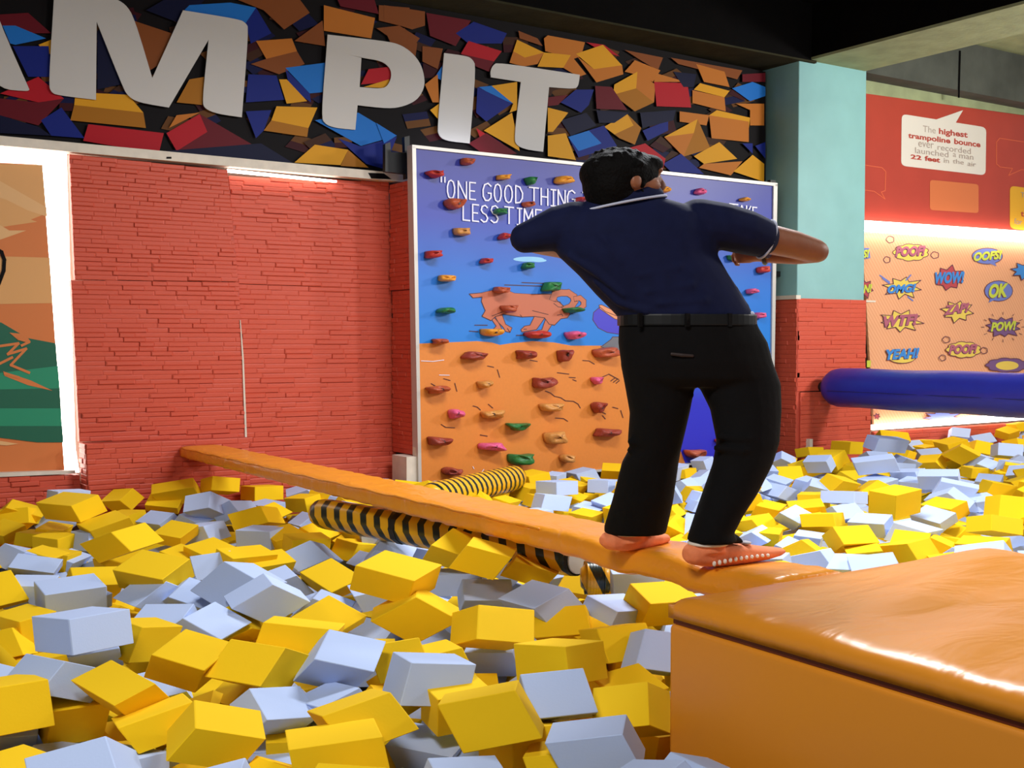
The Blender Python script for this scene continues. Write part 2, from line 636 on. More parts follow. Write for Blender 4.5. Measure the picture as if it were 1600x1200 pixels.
for mt, L in [
    (C_rd, [(-60, 60), (110, 50), (200, 130), (60, 130)]), (C_lb, [(10, 100), (60, 100), (180, 150), (60, 175), (40, 170)]),
    (C_y, [(150, 175), (200, 155), (200, 215)]), (C_b, [(50, 180), (190, 180), (200, 300), (110, 300)]),
    (C_r, [(0, 365), (150, 300), (250, 385), (150, 400)]), (C_rd, [(-40, 380), (150, 400), (250, 385), (150, 490), (-40, 440)]),
    (C_b, [(160, 470), (240, 420), (330, 540), (200, 530)]), (C_bd, [(0, 450), (150, 495), (200, 530), (0, 520)]),
    (C_y, [(295, 360), (500, 370), (560, 440), (290, 410)]), (C_yd, [(290, 410), (560, 440), (570, 500), (275, 470)]),
    (C_bd, [(380, 120), (440, 100), (470, 330), (380, 350)]),
    (C_r, [(345, 485), (640, 520), (620, 600), (325, 550)]), (C_r, [(650, 520), (780, 445), (810, 515), (690, 590)]),
    (C_rd, [(780, 445), (995, 570), (940, 610), (690, 590), (810, 515)]),
    (C_ord, [(520, 80), (670, 130), (660, 230), (560, 290)]), (C_bd, [(570, 40), (640, 0), (800, 0), (700, 90)]),
    (C_lb, [(740, 20), (900, 10), (1000, 30), (1050, 120), (960, 90), (720, 40)]), (C_b, [(1000, 30), (1060, 130), (980, 170), (960, 90)]),
    (C_ord, [(930, 0), (1010, -60), (1150, -30), (1210, 50), (1110, 115), (1030, 40)]),
    (C_or, [(1000, 160), (1140, 150), (1160, 200), (1040, 230)]), (C_ord, [(1160, 200), (1190, 250), (1090, 290), (980, 250), (1040, 230)]),
    (C_or, [(1265, 20), (1465, 70), (1450, 150), (1265, 120)]), (C_rd, [(1310, -20), (1460, -10), (1480, 55), (1330, 25)]),
    (C_ord, [(1480, 20), (1600, 30), (1600, 110), (1480, 80)]), (C_ord, [(1150, 160), (1260, 80), (1270, 180)]),
    (C_ord, [(1470, 110), (1560, 100), (1640, 150), (1600, 200)]), (C_b, [(970, 290), (1080, 295), (1110, 390), (960, 400)]),
    (C_lb, [(1115, 265), (1270, 245), (1260, 360), (1210, 365)]), (C_b, [(1115, 270), (1210, 365), (1215, 400), (1130, 340)]),
    (C_y, [(1090, 310), (1120, 310), (1200, 395), (1120, 405)]), (C_y, [(1080, 415), (1240, 420), (1205, 500), (1060, 470)]),
    (C_yd, [(1060, 470), (1205, 500), (1200, 535), (1030, 510)]), (C_b, [(960, 435), (1060, 430), (1030, 510), (1000, 540)]),
    (C_lb, [(1230, 470), (1400, 440), (1550, 530), (1410, 570)]), (C_b, [(1320, 540), (1410, 572), (1550, 535), (1500, 660), (1430, 640)]),
    (C_or, [(690, 450), (780, 440), (660, 500)]), (C_yd, [(740, 310), (800, 300), (790, 410), (690, 400)]),
    (C_y, [(1230, 565), (1360, 585), (1330, 645), (1150, 635)]), (C_yd, [(1360, 585), (1440, 655), (1330, 648)]),
    (C_bd, [(640, 590), (1020, 560), (1150, 640), (800, 640)]),
    (C_r, [(1440, 270), (1530, 260), (1530, 320), (1410, 330)]), (C_y, [(1420, 340), (1520, 310), (1520, 345)]),
]:
    bp.poly(c1(L), mt)
for mt, L in [
    (C_ord, [(0, 20), (160, 45), (160, 100), (110, 115), (0, 80)]), (C_rd, [(165, 50), (340, 80), (280, 180), (180, 140)]),
    (C_ord, [(0, 110), (80, 110), (130, 170), (120, 240), (40, 200)]), (C_b, [(280, 130), (350, 85), (480, 130), (460, 170), (330, 170)]),
    (C_ord, [(150, 180), (230, 190), (210, 270), (150, 240)]), (C_r, [(330, 160), (460, 200), (430, 240), (300, 210)]),
    (C_rd, [(300, 210), (430, 240), (410, 280), (360, 260)]), (C_ord, [(525, 120), (600, 150), (620, 180), (530, 150)]),
    (C_y, [(520, 155), (625, 205), (550, 225), (505, 200)]), (C_or, [(505, 200), (550, 225), (625, 205), (600, 250), (545, 260), (490, 245)]),
    (C_or, [(625, 150), (640, 138), (785, 165), (770, 220), (740, 230), (630, 200)]), (C_y, [(625, 205), (730, 215), (700, 265), (600, 260)]),
    (C_or, [(730, 215), (790, 290), (760, 300), (700, 265)]), (C_r, [(790, 165), (860, 175), (920, 220), (850, 200)]),
    (C_y, [(750, 210), (855, 175), (930, 255), (820, 270)]), (C_or, [(820, 270), (930, 255), (935, 290), (830, 322), (755, 220)]),
    (C_ord, [(940, 195), (1090, 225), (1070, 275), (1010, 240)]), (C_or, [(940, 280), (980, 235), (1080, 275), (1050, 320), (980, 290)]),
    (C_y, [(900, 330), (990, 280), (985, 345), (895, 370)]), (C_or, [(990, 280), (1060, 330), (1055, 400), (985, 345)]),
    (C_yd, [(895, 370), (985, 345), (1055, 400), (980, 435)]), (C_or, [(1060, 285), (1180, 320), (1055, 320)]),
    (C_r, [(1055, 320), (1185, 325), (1200, 420), (1065, 415)]), (C_rd, [(825, 335), (890, 340), (950, 430), (830, 425)]),
    (C_b, [(690, 400), (750, 350), (820, 350), (800, 410), (770, 440)]), (C_bd, [(1130, 280), (1220, 290), (1210, 340), (1170, 340)]),
    (C_ord, [(1120, 225), (1400, 275), (1380, 310), (1150, 250)]), (C_or, [(1220, 250), (1330, 280), (1350, 340), (1250, 320)]),
    (C_rd, [(1400, 290), (1490, 285), (1490, 320), (1400, 320)]), (C_lb, [(1360, 345), (1440, 320), (1490, 340), (1490, 375), (1430, 395)]),
    (C_y, [(1210, 350), (1235, 325), (1350, 355), (1330, 380)]), (C_or, [(1205, 352), (1330, 380), (1335, 435), (1205, 402)]),
    (C_or, [(1375, 405), (1485, 405), (1485, 490), (1430, 490), (1430, 430)]), (C_y, [(1270, 450), (1300, 430), (1430, 460), (1425, 500)]),
    (C_or, [(1270, 450), (1425, 475), (1425, 555), (1280, 540)]), (C_or, [(1155, 435), (1270, 450), (1260, 490), (1155, 475)]),
    (C_y, [(1095, 535), (1225, 465), (1210, 520)]), (C_or, [(1095, 535), (1210, 520), (1170, 612)]), (C_yd, [(1225, 465), (1275, 580), (1170, 612), (1210, 520)]),
    (C_b, [(1010, 510), (1110, 470), (1110, 510), (1030, 550)]), (C_y, [(860, 495), (950, 445), (975, 490), (900, 525)]),
    (C_yd, [(975, 490), (950, 445), (1005, 500), (980, 565), (920, 540), (900, 525)]), (C_y, [(1210, 610), (1310, 555), (1380, 620), (1250, 640)]),
    (C_or, [(1250, 640), (1400, 630), (1355, 685), (1230, 655)]), (C_y, [(1365, 670), (1440, 605), (1485, 640), (1485, 710)]),
    (C_b, [(1090, 640), (1160, 600), (1250, 680), (1120, 670)]), (C_r, [(950, 580), (1020, 560), (1100, 620), (1090, 660), (1000, 620)]),
    (C_b, [(720, 535), (860, 490), (910, 570), (880, 580), (760, 615)]), (C_lb, [(720, 535), (800, 510), (850, 560), (760, 590)]),
    (C_bd, [(690, 470), (790, 440), (830, 490), (730, 530)]), (C_bd, [(1000, 440), (1140, 430), (1130, 470), (1010, 500)]),
    (C_y, [(640, 530), (710, 520), (750, 625), (640, 610)]), (C_y, [(640, 420), (720, 440), (660, 515), (640, 515)]),
    (C_y, [(390, 510), (500, 440), (530, 590)]), (C_r, [(360, 500), (520, 600), (400, 600)]), (C_rd, [(330, 560), (400, 520), (520, 600), (400, 610)]),
    (C_lb, [(370, 340), (420, 335), (505, 405), (440, 380)]), (C_b, [(365, 340), (500, 405), (400, 475), (360, 440)]),
    (C_y, [(420, 335), (520, 320), (520, 430), (490, 440), (505, 405)]), (C_lb, [(200, 300), (235, 245), (235, 320)]),
    (C_y, [(180, 430), (215, 405), (215, 470)]), (C_or, [(160, 330), (210, 290), (215, 400), (190, 400)]),
    (C_b, [(1450, 570), (1490, 555), (1490, 620)]), (C_rd, [(640, 380), (720, 370), (680, 410), (640, 415)]),
    (C_lb, [(-30, 480), (50, 530), (0, 560)]), (C_bd, [(830, 430), (960, 440), (900, 480), (840, 480)]), (C_b, [(1400, 560), (1440, 560), (1440, 600)]),
]:
    bp.poly(c2(L), mt)
tag(bp.build('printed_cubes', bn), 'printed picture of red, blue and amber foam cubes')


def letter(ch, px):
    for it in range(2):              # round the gently turning corners, keep the sharp ones
        out = []
        n = len(px)
        for i in range(n):
            a, b, c = Vector(px[i - 1]), Vector(px[i]), Vector(px[(i + 1) % n])
            u, v = b - a, c - b
            if u.length < 1e-6 or v.length < 1e-6 or u.angle(v) > 1.15:
                out.append((b.x, b.y))
            else:
                p, q = b - u * .25, b + v * .25
                out += [(p.x, p.y), (q.x, q.y)]
        px = out
    o = slab('letter', px, YBN - 0.045, 0.008, C_let, bn)
    return tag(o, 'big grey white letter ' + ch)


letter('A', c1([(115, 350), (108, 357), (0, 347), (-25, 285), (-160, 275), (-190, 320), (-300, 305), (-140, -110), (-70, -115), (0, 90)]))
letter('M', c1([(190, 330), (200, 360), (225, 372), (375, 390), (378, 85), (480, 340), (500, 375), (540, 400), (660, 420), (815, 155), (790, 395), (800, 425), (850, 445), (945, 458), (972, 110), (960, 90), (935, 75), (715, 40), (595, 305), (525, 70), (490, 15), (440, -10), (400, -20), (212, -26)]))
letter('P', c1([(1280, 135), (1500, 160), (1560, 172), (1610, 205), (1645, 250), (1660, 310), (1655, 350), (1630, 390), (1580, 415), (1520, 425), (1397, 411), (1388, 507), (1310, 500), (1270, 485), (1255, 455), (1276, 190),
                (1412, 226), (1405, 340), (1490, 347), (1515, 335), (1530, 300), (1525, 265), (1490, 237), (1412, 226), (1276, 190)]))
letter('I', c2([(235, 207), (320, 218), (345, 230), (360, 260), (335, 560), (240, 550), (215, 530), (208, 500)]))
letter('T', c2([(445, 243), (765, 292), (760, 335), (745, 348), (645, 340), (622, 593), (560, 585), (520, 570), (508, 540), (535, 320), (418, 302), (415, 280), (425, 255)]))
# ledge under the banner
lg = slab('trim_10', [(-220, 190), (0, 212), (640, 272), (640, 285), (0, 227), (-220, 207)], 9.70, 0.14, M_white)
tag(lg, 'cream plaster ledge under the foam cube banner', 'trim', kind='structure')
lp = Print(9.699)
lp.poly([(575, 270), (600, 271), (612, 280), (580, 279)], C_k)
lp.poly([(260, 245), (268, 245), (268, 248), (260, 248)], C_k)
tag(lp.build('chips', lg), 'dark chips in the plaster')
# hidden light tube under the ledge
tag(slab('led_strip', [(356, 264), (500, 279), (526, 282), (526, 285), (500, 283), (356, 269)], 9.76, 0.02, M_led), 'thin glowing light gap under the cream ledge', 'light strip')

# ------------------------------------------------------------------ left mural in a glowing frame
tag(slab('led_strip', [(-60, 222), (104, 238), (110, 440), (118, 700), (124, 738), (96, 740), (96, 700), (60, 256), (-60, 250)], 9.83, 0.03, M_led), 'wide white glowing strip framing the mural at the left edge', 'light strip')
P_tan = mat('mural_tan', (214, 158, 96), 0.55)
P_org = mat('mural_orange', (206, 116, 56), 0.55)
P_or2 = mat('mural_pale_orange', (220, 172, 116), 0.55)
P_gd = mat('mural_dark_green', (8, 92, 68), 0.5)
P_gl = mat('mural_green', (24, 136, 100), 0.5)
mu = slab('mural_board', [(-60, 252), (66, 258), (84, 500), (101, 738), (-60, 743)], 9.78, 0.03, P_org)
tag(mu, 'orange and green brush stroke mural board at the left edge', 'mural')


def c5(L):
    return [(u * .4833, 220 + v * .4833) for u, v in L]


mp = Print(9.779)
for mt, L in [
    (P_tan, [(-120, 72), (137, 78), (150, 235), (60, 270), (-120, 300)]), (P_or2, [(-120, 100), (0, 130), (150, 215), (152, 245), (90, 225), (20, 190), (-120, 150)]),
    (P_tan, [(0, 230), (60, 240), (120, 262), (30, 275)]), (P_tan, [(-120, 370), (160, 378), (170, 525), (-120, 530)]),
    (P_or2, [(-120, 200), (30, 290), (85, 290), (0, 320), (-120, 300)]),
    (P_gd, [(-120, 560), (5, 588), (90, 638), (180, 655), (186, 730), (-120, 770)]), (P_gl, [(-120, 765), (187, 728), (193, 800), (-120, 806)]),
    (P_gd, [(-120, 806), (193, 800), (197, 865), (-120, 865)]), (P_gl, [(-120, 865), (197, 865), (200, 922), (-120, 922)]),
    (P_gd, [(-120, 922), (201, 922), (205, 975), (120, 975), (0, 960), (-120, 960)]), (P_or2, [(-120, 950), (60, 980), (20, 985), (-120, 975)]),
    (P_org, [(10, 745), (100, 775), (170, 808), (90, 790), (15, 760)]), (P_org, [(30, 620), (80, 625), (100, 650), (60, 645)]),
]:
    mp.poly(c5(L), mt)
for L_ in ([(-10, 665), (60, 655), (25, 690)], [(25, 690), (85, 672), (35, 725)], [(35, 725), (95, 750)], [(0, 720), (40, 700)], [(15, 752), (60, 765)], [(60, 640), (95, 650), (70, 662)]):
    mp.line(c5(L_), 4.0, P_org)
mp.line(c5([(-20, 345), (5, 360), (14, 385), (12, 420), (-4, 462)]), 6, C_k)
tag(mp.build('printed_strokes', mu), 'printed tan bands, green bands and brush strokes')
tag(slab('trim_11', [(-60, 741), (118, 735), (118, 740), (-60, 748)], 9.70, 0.14, M_white), 'white sill under the mural board', 'trim', kind='structure')

# ------------------------------------------------------------------ climbing wall
YP = 9.30
CWTL, CWTR, CWBR, CWBL = (650, 229), (1212, 288), (1205, 716), (658, 757)


def sky_material():
    M = bpy.data.materials.new('printed_sky_gradient')
    M.use_nodes = True
    nt = M.node_tree
    b = nt.nodes['Principled BSDF']
    b.inputs['Roughness'].default_value = 0.42
    tc = nt.nodes.new('ShaderNodeTexCoord')
    sp = nt.nodes.new('ShaderNodeSeparateXYZ')
    nt.links.new(tc.outputs['Generated'], sp.inputs[0])
    r = nt.nodes.new('ShaderNodeValToRGB')
    e = r.color_ramp.elements
    e[0].position, e[0].color = 0.0, rgb(40, 38, 186)
    e[1].position, e[1].color = 1.0, rgb(38, 42, 138)
    for p, c in ((0.22, (40, 44, 190)), (0.42, (22, 120, 208)), (0.62, (32, 108, 200)), (0.80, (42, 60, 166))):
        k = e.new(p)
        k.color = rgb(*c)
    nt.links.new(sp.outputs['Z'], r.inputs['Fac'])
    nt.links.new(r.outputs['Color'], b.inputs['Base Color'])
    return M


M_sky = sky_material()
M_grd = mat('printed_orange_ground', (210, 124, 44), 0.5, 0.03, 40)
M_goat = mat('printed_goat_brown', (184, 100, 70), 0.5)
M_line = mat('printed_dark_line', (74, 30, 26), 0.5)
M_txt = mat('printed_pale_lettering', (222, 222, 240), 0.5)
M_cloud = mat('printed_pale_cloud', (140, 196, 232), 0.5)
cw = slab('climbing_wall', [CWTL, CWTR, CWBR, CWBL], YP, 0.07, M_sky)
tag(cw, 'printed climbing wall board with a goat, orange rock and bolted holds', 'climbing wall')
# frame
Z0 = 3
for nm, q in (('frame_rail', [(644, 227), (650, 228), (659, 757), (654, 758)]), ('frame_rail', [(1209, 287), (1215, 288), (1208, 716), (1204, 716)]),
              ('frame_rail', [(644, 226), (1215, 286), (1215, 291), (644, 231)]), ('frame_rail', [(654, 754), (1208, 714), (1208, 717), (654, 758)])):
    tag(slab(nm, q, YP - 0.02, 0.1, M_alu, cw), 'aluminium edge rail')


def c8(L):
    return [(620 + u * .2834, 440 + v * .2834) for u, v in L]


def c7(L):
    return [(620 + u * .2333, 200 + v * .2333) for u, v in L]


cp = Print(YP - 0.001, 0.0001)
cp.poly([(651, 537), (700, 535), (745, 533), (768, 535), (781, 539), (800, 536), (832, 533), (865, 535), (892, 540), (912, 540), (940, 540), (968, 544), (985, 548), (1010, 575), (1030, 620), (1048, 660), (1060, 695), (1072, 728), (659, 755)], M_grd)
M_purple = mat('printed_violet', (62, 56, 190), 0.5)
M_skin2 = mat('printed_peach', (218, 140, 96), 0.5)
M_gry = mat('printed_grey', (104, 104, 112), 0.5)
FIG = [(M_purple, [(1120, 140), (1085, 170), (1080, 210), (1110, 255), (1160, 280), (1290, 300), (1290, 220), (1150, 165)]), (M_skin2, [(1115, 130), (1130, 128), (1290, 205), (1290, 235), (1200, 205), (1120, 150)]), (M_gry, [(1190, 305), (1290, 305), (1290, 400), (1125, 360), (1180, 320)])]
for mt, L in FIG:
    cp.poly(c8(L), mt)
    cp.line(c8(L), 1.0, M_line, closed=True)
cp.poly(ellipse(826, 405, 24, 4), M_cloud)
cp.poly(ellipse(842, 407, 12, 2.6), M_cloud)
body = [(400, 68), (470, 62), (540, 46), (600, 45), (650, 65), (740, 70), (855, 68), (890, 110), (940, 150), (955, 180), (940, 200), (905, 205), (870, 240), (840, 235), (815, 200), (760, 192), (690, 195), (640, 188), (590, 180), (545, 192), (520, 215), (470, 192), (488, 160), (467, 110), (470, 85), (420, 90)]
legs = [[(470, 185), (520, 205), (548, 245), (520, 275), (575, 285), (585, 270), (560, 225), (530, 190)], [(540, 190), (560, 225), (585, 250), (600, 275), (625, 280), (635, 255), (600, 235), (580, 180)],
        [(760, 190), (818, 198), (770, 265), (690, 278), (684, 265), (705, 245), (735, 240)], [(820, 208), (857, 235), (820, 292), (770, 286), (775, 270), (800, 265)]]
for L in legs:
    cp.poly(c8(L), M_goat)
    cp.line(c8(L), 1.1, M_line, closed=True)
cp.line(c8(body), 1.2, M_line, closed=True)
cp.poly(c8(body), M_goat)
for L, w in (([(862, 95), (872, 70), (905, 62), (945, 62), (975, 82), (980, 110), (962, 138), (925, 152)], 9.5), ([(985, 95), (1010, 90), (1030, 108), (1030, 132), (1010, 150), (968, 160)], 7.0)):
    cp.line(c8(L), w + 1.6, M_line)
    cp.line(c8(L), w, M_goat)
for L in ([(865, 108), (900, 112), (920, 140)], [(865, 120), (890, 140), (915, 142)], [(885, 185), (910, 180), (915, 190)], [(748, 160), (835, 182)], [(680, 183), (693, 197)], [(525, 190), (580, 168)],
          [(575, 265), (560, 283)], [(610, 258), (625, 280)], [(700, 262), (716, 262)]):
    cp.line(c8(L), 1.1, M_line)
for L in ([(595, 18), (800, 25)], [(690, 5), (830, 10)], [(430, 240), (500, 240)], [(400, 273), (450, 276)], [(660, 296), (700, 296)], [(735, 433), (775, 440)], [(1025, 435), (1060, 437), (1090, 455)], [(500, 465), (535, 472)],
          [(555, 485), (568, 528)], [(885, 502), (950, 510)], [(950, 528), (985, 530)], [(970, 540), (990, 548)], [(190, 562), (212, 575)], [(258, 535), (295, 545)], [(320, 560), (332, 605)],
          [(820, 603), (850, 615), (870, 632), (905, 640), (930, 657), (975, 660), (1000, 675), (1012, 697)], [(420, 685), (445, 692), (462, 708)], [(505, 676), (530, 697)], [(875, 752), (920, 755), (943, 770)],
          [(245, 787), (270, 803), (320, 806)], [(460, 845), (500, 852)], [(1190, 692), (1220, 700)], [(1235, 710), (1248, 750)], [(1130, 718), (1152, 730)], [(1135, 738), (1150, 757)], [(1125, 530), (1170, 510), (1225, 540)],
          [(1180, 548), (1205, 530)], [(1195, 555), (1218, 537)], [(1210, 560), (1228, 545)]):
    cp.line(c8(L), 1.2, M_line)
for L in ([(135, 437), (200, 440), (260, 432)], [(235, 515), (290, 516)], [(465, 1055), (480, 1035)], [(420, 1020), (426, 1032)]):
    cp.line(c8(L), 1.0, M_txt)
tag(cp.build('printed_scene', cw), 'printed goat, rock cracks and speed lines')

# thin hand-drawn capitals
GL = {
    'O': [[(.5, 1), (.2, .92), (.03, .65), (.03, .35), (.2, .08), (.5, 0), (.8, .08), (.97, .35), (.97, .65), (.8, .92), (.5, 1)]],
    'N': [[(.05, 0), (.05, 1), (.95, 0), (.95, 1)]], 'E': [[(.95, 1), (.05, 1), (.05, 0), (.95, 0)], [(.05, .5), (.8, .5)]],
    'G': [[(.95, .85), (.6, 1), (.2, .9), (.03, .6), (.05, .25), (.3, .02), (.65, .03), (.95, .2), (.95, .45), (.6, .45)]],
    'D': [[(.08, 0), (.08, 1), (.6, .93), (.95, .6), (.92, .3), (.6, .05), (.08, 0)]], 'T': [[(0, 1), (1, 1)], [(.5, 1), (.5, 0)]],
    'H': [[(.06, 0), (.06, 1)], [(.94, 0), (.94, 1)], [(.06, .5), (.94, .5)]], 'I': [[(0, 1), (1, 1)], [(.5, 1), (.5, 0)], [(0, 0), (1, 0)]],
    'L': [[(.05, 1), (.05, 0), (.95, 0)]], 'S': [[(.9, .88), (.6, 1), (.2, .92), (.08, .7), (.3, .54), (.7, .45), (.93, .25), (.75, .05), (.4, 0), (.05, .12)]],
    'M': [[(.02, 0), (.08, 1), (.5, .35), (.92, 1), (.98, 0)]], 'A': [[(0, 0), (.5, 1), (1, 0)], [(.2, .35), (.8, .35)]],
    'K': [[(.06, 0), (.06, 1)], [(.9, 1), (.06, .45), (.95, 0)]], '"': [[(.2, 1), (.2, 0)], [(.8, 1), (.8, 0)]],
}
tp = Print(YP - 0.0105, 0.00004)


def stroke_letter(ch, x0, x1, ytop, ybot, slope=0.105, w=2.2):
    for S in GL[ch]:
        tp.line([(x0 + (x1 - x0) * u, ybot + (ytop - ybot) * v + slope * (x1 - x0) * (u - .5)) for u, v in S], w, M_txt)


def row7(L):
    for ch, u0, u1, v0, v1 in L:
        (x0, y0), (x1, y1) = c7([(u0, v0), (u1, v1)])
        stroke_letter(ch, x0, x1, y0, y1)


row7([('"', 290, 330, 328, 362), ('O', 338, 388, 350, 472), ('N', 408, 470, 358, 475), ('E', 486, 530, 366, 478), ('G', 576, 634, 370, 488), ('O', 652, 700, 376, 494), ('O', 722, 774, 384, 500), ('D', 792, 845, 388, 504),
      ('T', 888, 950, 400, 512), ('H', 964, 1014, 406, 516), ('I', 1032, 1066, 414, 522), ('N', 1078, 1130, 416, 522), ('G', 1142, 1196, 418, 524),
      ('I', 1245, 1275, 432, 540), ('L', 442, 492, 508, 618), ('E', 506, 550, 514, 624), ('S', 562, 612, 518, 630), ('S', 628, 682, 520, 634), ('T', 722, 782, 530, 640), ('I', 806, 838, 538, 648), ('M', 850, 914, 542, 650), ('E', 928, 972, 548, 656)])
for ch, x0, x1, y0, y1 in (('T', 1140, 1153, 319, 342), ('A', 1153, 1165, 321, 344), ('K', 1166, 1174, 322, 345), ('E', 1176, 1183, 324, 347)):
    stroke_letter(ch, x0, x1, y0, y1, w=2.0)
tag(tp.build('lettering', cw), 'white hand drawn capitals across the top of the board')

# climbing holds
HC = {'red': mat('hold_red', (186, 52, 44), 0.45, 0.12, 30, 0.4, 70), 'dark red': mat('hold_maroon', (150, 58, 44), 0.45, 0.12, 30, 0.4, 70), 'brown': mat('hold_brown', (178, 82, 48), 0.45, 0.12, 30, 0.4, 70),
      'yellow': mat('hold_amber', (226, 152, 44), 0.45, 0.12, 30, 0.4, 70), 'tan': mat('hold_tan', (206, 142, 72), 0.45, 0.12, 30, 0.4, 70), 'green': mat('hold_green', (40, 116, 58), 0.45, 0.12, 30, 0.4, 70),
      'pink': mat('hold_pink', (222, 92, 140), 0.45, 0.12, 30, 0.4, 70)}
M_hole = mat('bolt_hole', (52, 30, 26), 0.5)
HOLDS = []
for u, v, w, h, c in ((455, 230, 65, 40, 'brown'), (240, 308, 92, 35, 'red'), (700, 333, 66, 30, 'yellow'), (880, 353, 55, 42, 'green'), (1098, 350, 92, 40, 'yellow'), (365, 508, 112, 58, 'brown'), (865, 510, 56, 30, 'brown'),
                      (685, 563, 76, 32, 'green'), (420, 697, 76, 48, 'tan'), (705, 730, 62, 36, 'red'), (230, 848, 88, 42, 'red'), (590, 890, 62, 32, 'red'), (870, 924, 68, 36, 'green'), (328, 1008, 104, 36, 'yellow'),
                      (1020, 1065, 92, 58, 'green'), (1220, 480, 52, 26, 'red'), (690, 1085, 92, 36, 'brown')):
    HOLDS.append((620 + u * .2333, 200 + v * .2333, w * .257, h * .265, c))
for u, v, w, h, c in ((255, 160, 68, 30, 'green'), (605, 148, 62, 36, 'brown'), (950, 158, 82, 24, 'green'), (500, 278, 96, 36, 'yellow'), (755, 292, 116, 34, 'red'), (958, 294, 72, 38, 'pink'), (225, 330, 76, 26, 'brown'),
                      (415, 413, 106, 40, 'dark red'), (693, 403, 84, 42, 'dark red'), (910, 400, 62, 52, 'dark red'), (1140, 390, 116, 46, 'brown'), (470, 567, 56, 36, 'tan'), (808, 552, 116, 50, 'dark red'), (1092, 543, 50, 34, 'pink'),
                      (210, 597, 102, 36, 'brown'), (312, 730, 62, 48, 'pink'), (520, 735, 112, 42, 'tan'), (835, 695, 102, 40, 'tan'), (1098, 690, 64, 48, 'dark red'), (662, 797, 112, 36, 'green'), (1145, 832, 116, 42, 'dark red'),
                      (218, 880, 106, 42, 'dark red'), (855, 856, 92, 58, 'tan'), (508, 908, 112, 40, 'pink'), (668, 972, 116, 48, 'green'), (928, 970, 66, 34, 'tan'), (292, 1043, 82, 36, 'dark red')):
    HOLDS.append((620 + u * .2834, 440 + v * .2834, w * .305, h * .32, c))
HOLDS += [(1035, 297, 12, 9, 'yellow'), (1091, 300, 13, 9, 'pink'), (1160, 312, 11, 6, 'yellow'), (1142, 403, 15, 7, 'green'), (1189, 422, 16, 10, 'red'), (1172, 455, 15, 8, 'pink'), (1184, 493, 13, 9, 'pink'), (1082, 708, 30, 13, 'brown'), (1120, 688, 8, 6, 'red')]


def climbing_hold(px, py, w, h, c, seed):
    """lumpy moulded grip: blunt outline, uneven face, lip along one side"""
    r = random.Random(seed)
    n, rings = 18, 6
    kind = r.randrange(3)
    V, Fc = [], []
    depth = min(0.12, 0.085 * w / 18 + 0.025)
    ph = [r.uniform(0, 6.28) for _ in range(4)]
    amp = [r.uniform(.03, .13) for _ in range(4)]
    sx = r.uniform(-.18, .18)
    for k in range(rings + 1):
        q = k / rings
        s = (1 - q ** 2.6) ** 0.5 * 0.82 + 0.18 if k < rings else 0.12
        dep = depth * math.sin(q * math.pi / 2)
        for i in range(n):
            a = 2 * math.pi * i / n
            cx, sy = math.cos(a), math.sin(a)
            ex = 0.72 if kind else 0.6
            x = math.copysign(abs(cx) ** ex, cx)
            y = math.copysign(abs(sy) ** ex, sy)
            lump = 1 + sum(amp[j] * math.sin((j + 1) * a + ph[j] + q * 1.3) for j in range(4))
            x, y = x * w / 2 * lump * s, y * h / 2 * lump * s
            x += sx * w * q
            y -= h * (.16 if kind == 1 else .05) * q
            if kind == 2:                                # sagging ends, like a smile
                y -= h * .28 * (cx * cx - .4)
            dd = dep * (1 + .22 * math.sin(2 * a + ph[0]) * q)
            V.append(at(px + x, py + y, YP - 0.008) - Vector((0, dd, 0)))
    for k in range(rings):
        for i in range(n):
            j = (i + 1) % n
            Fc.append((k * n + i, k * n + j, (k + 1) * n + j, (k + 1) * n + i))
    Fc.append(tuple(range(n)))
    Fc.append(tuple(range(rings * n, rings * n + n)))
    o = build('climbing_hold', V, Fc, HC[c], cw, smooth=True)
    tag(o, c + ' moulded climbing hold')
    tip = at(px + sx * w, py - h * (.16 if kind == 1 else .05) + (h * .11 if kind == 2 else 0), YP - 0.008)
    rr = min(w, h) / 2 * 0.26 * 10.6 / FPX
    v2, f2 = loft([(tip - Vector((0, depth * .7, 0)), Vector((rr, 0, 0)), Vector((0, 0, rr))), (tip - Vector((0, depth + 0.004, 0)), Vector((rr, 0, 0)), Vector((0, 0, rr)))], 10)
    build('bolt', v2, f2, M_hole, o)
    return o


for i, H in enumerate(HOLDS):
    climbing_hold(*H, 100 + i)
# steel brackets holding the board off the wall
for pxs, lab in (([(632, 214), (640, 212), (641, 278), (634, 280)], 'black perforated steel upright behind the top left of the climbing wall'), ([(602, 225), (610, 222), (611, 238), (634, 238), (634, 272), (602, 268)], 'black steel bracket at the end of the cream ledge'),
                 ([(1204, 281), (1212, 282), (1213, 290), (1204, 289)], 'small steel clip at the top right corner of the climbing wall'), ):
    tag(slab('steel_bracket', pxs, 9.50 if pxs[0][0] < 1000 else 9.40, 0.05, M_bkt), lab, 'bracket')
zc_ = at(1218, 428, 9.6).z
bk = box('steel_bracket', cl - .13, cl + .01, 9.60, 9.68, zc_ - .03, zc_ + .03, M_bkt)
build('flange', boxv(cl - .13, cl - .11, 9.58, 9.70, zc_ - .05, zc_ + .05), BOXF, M_bkt, bk)
tag(bk, 'dark steel bracket on the left side of the column', 'bracket')
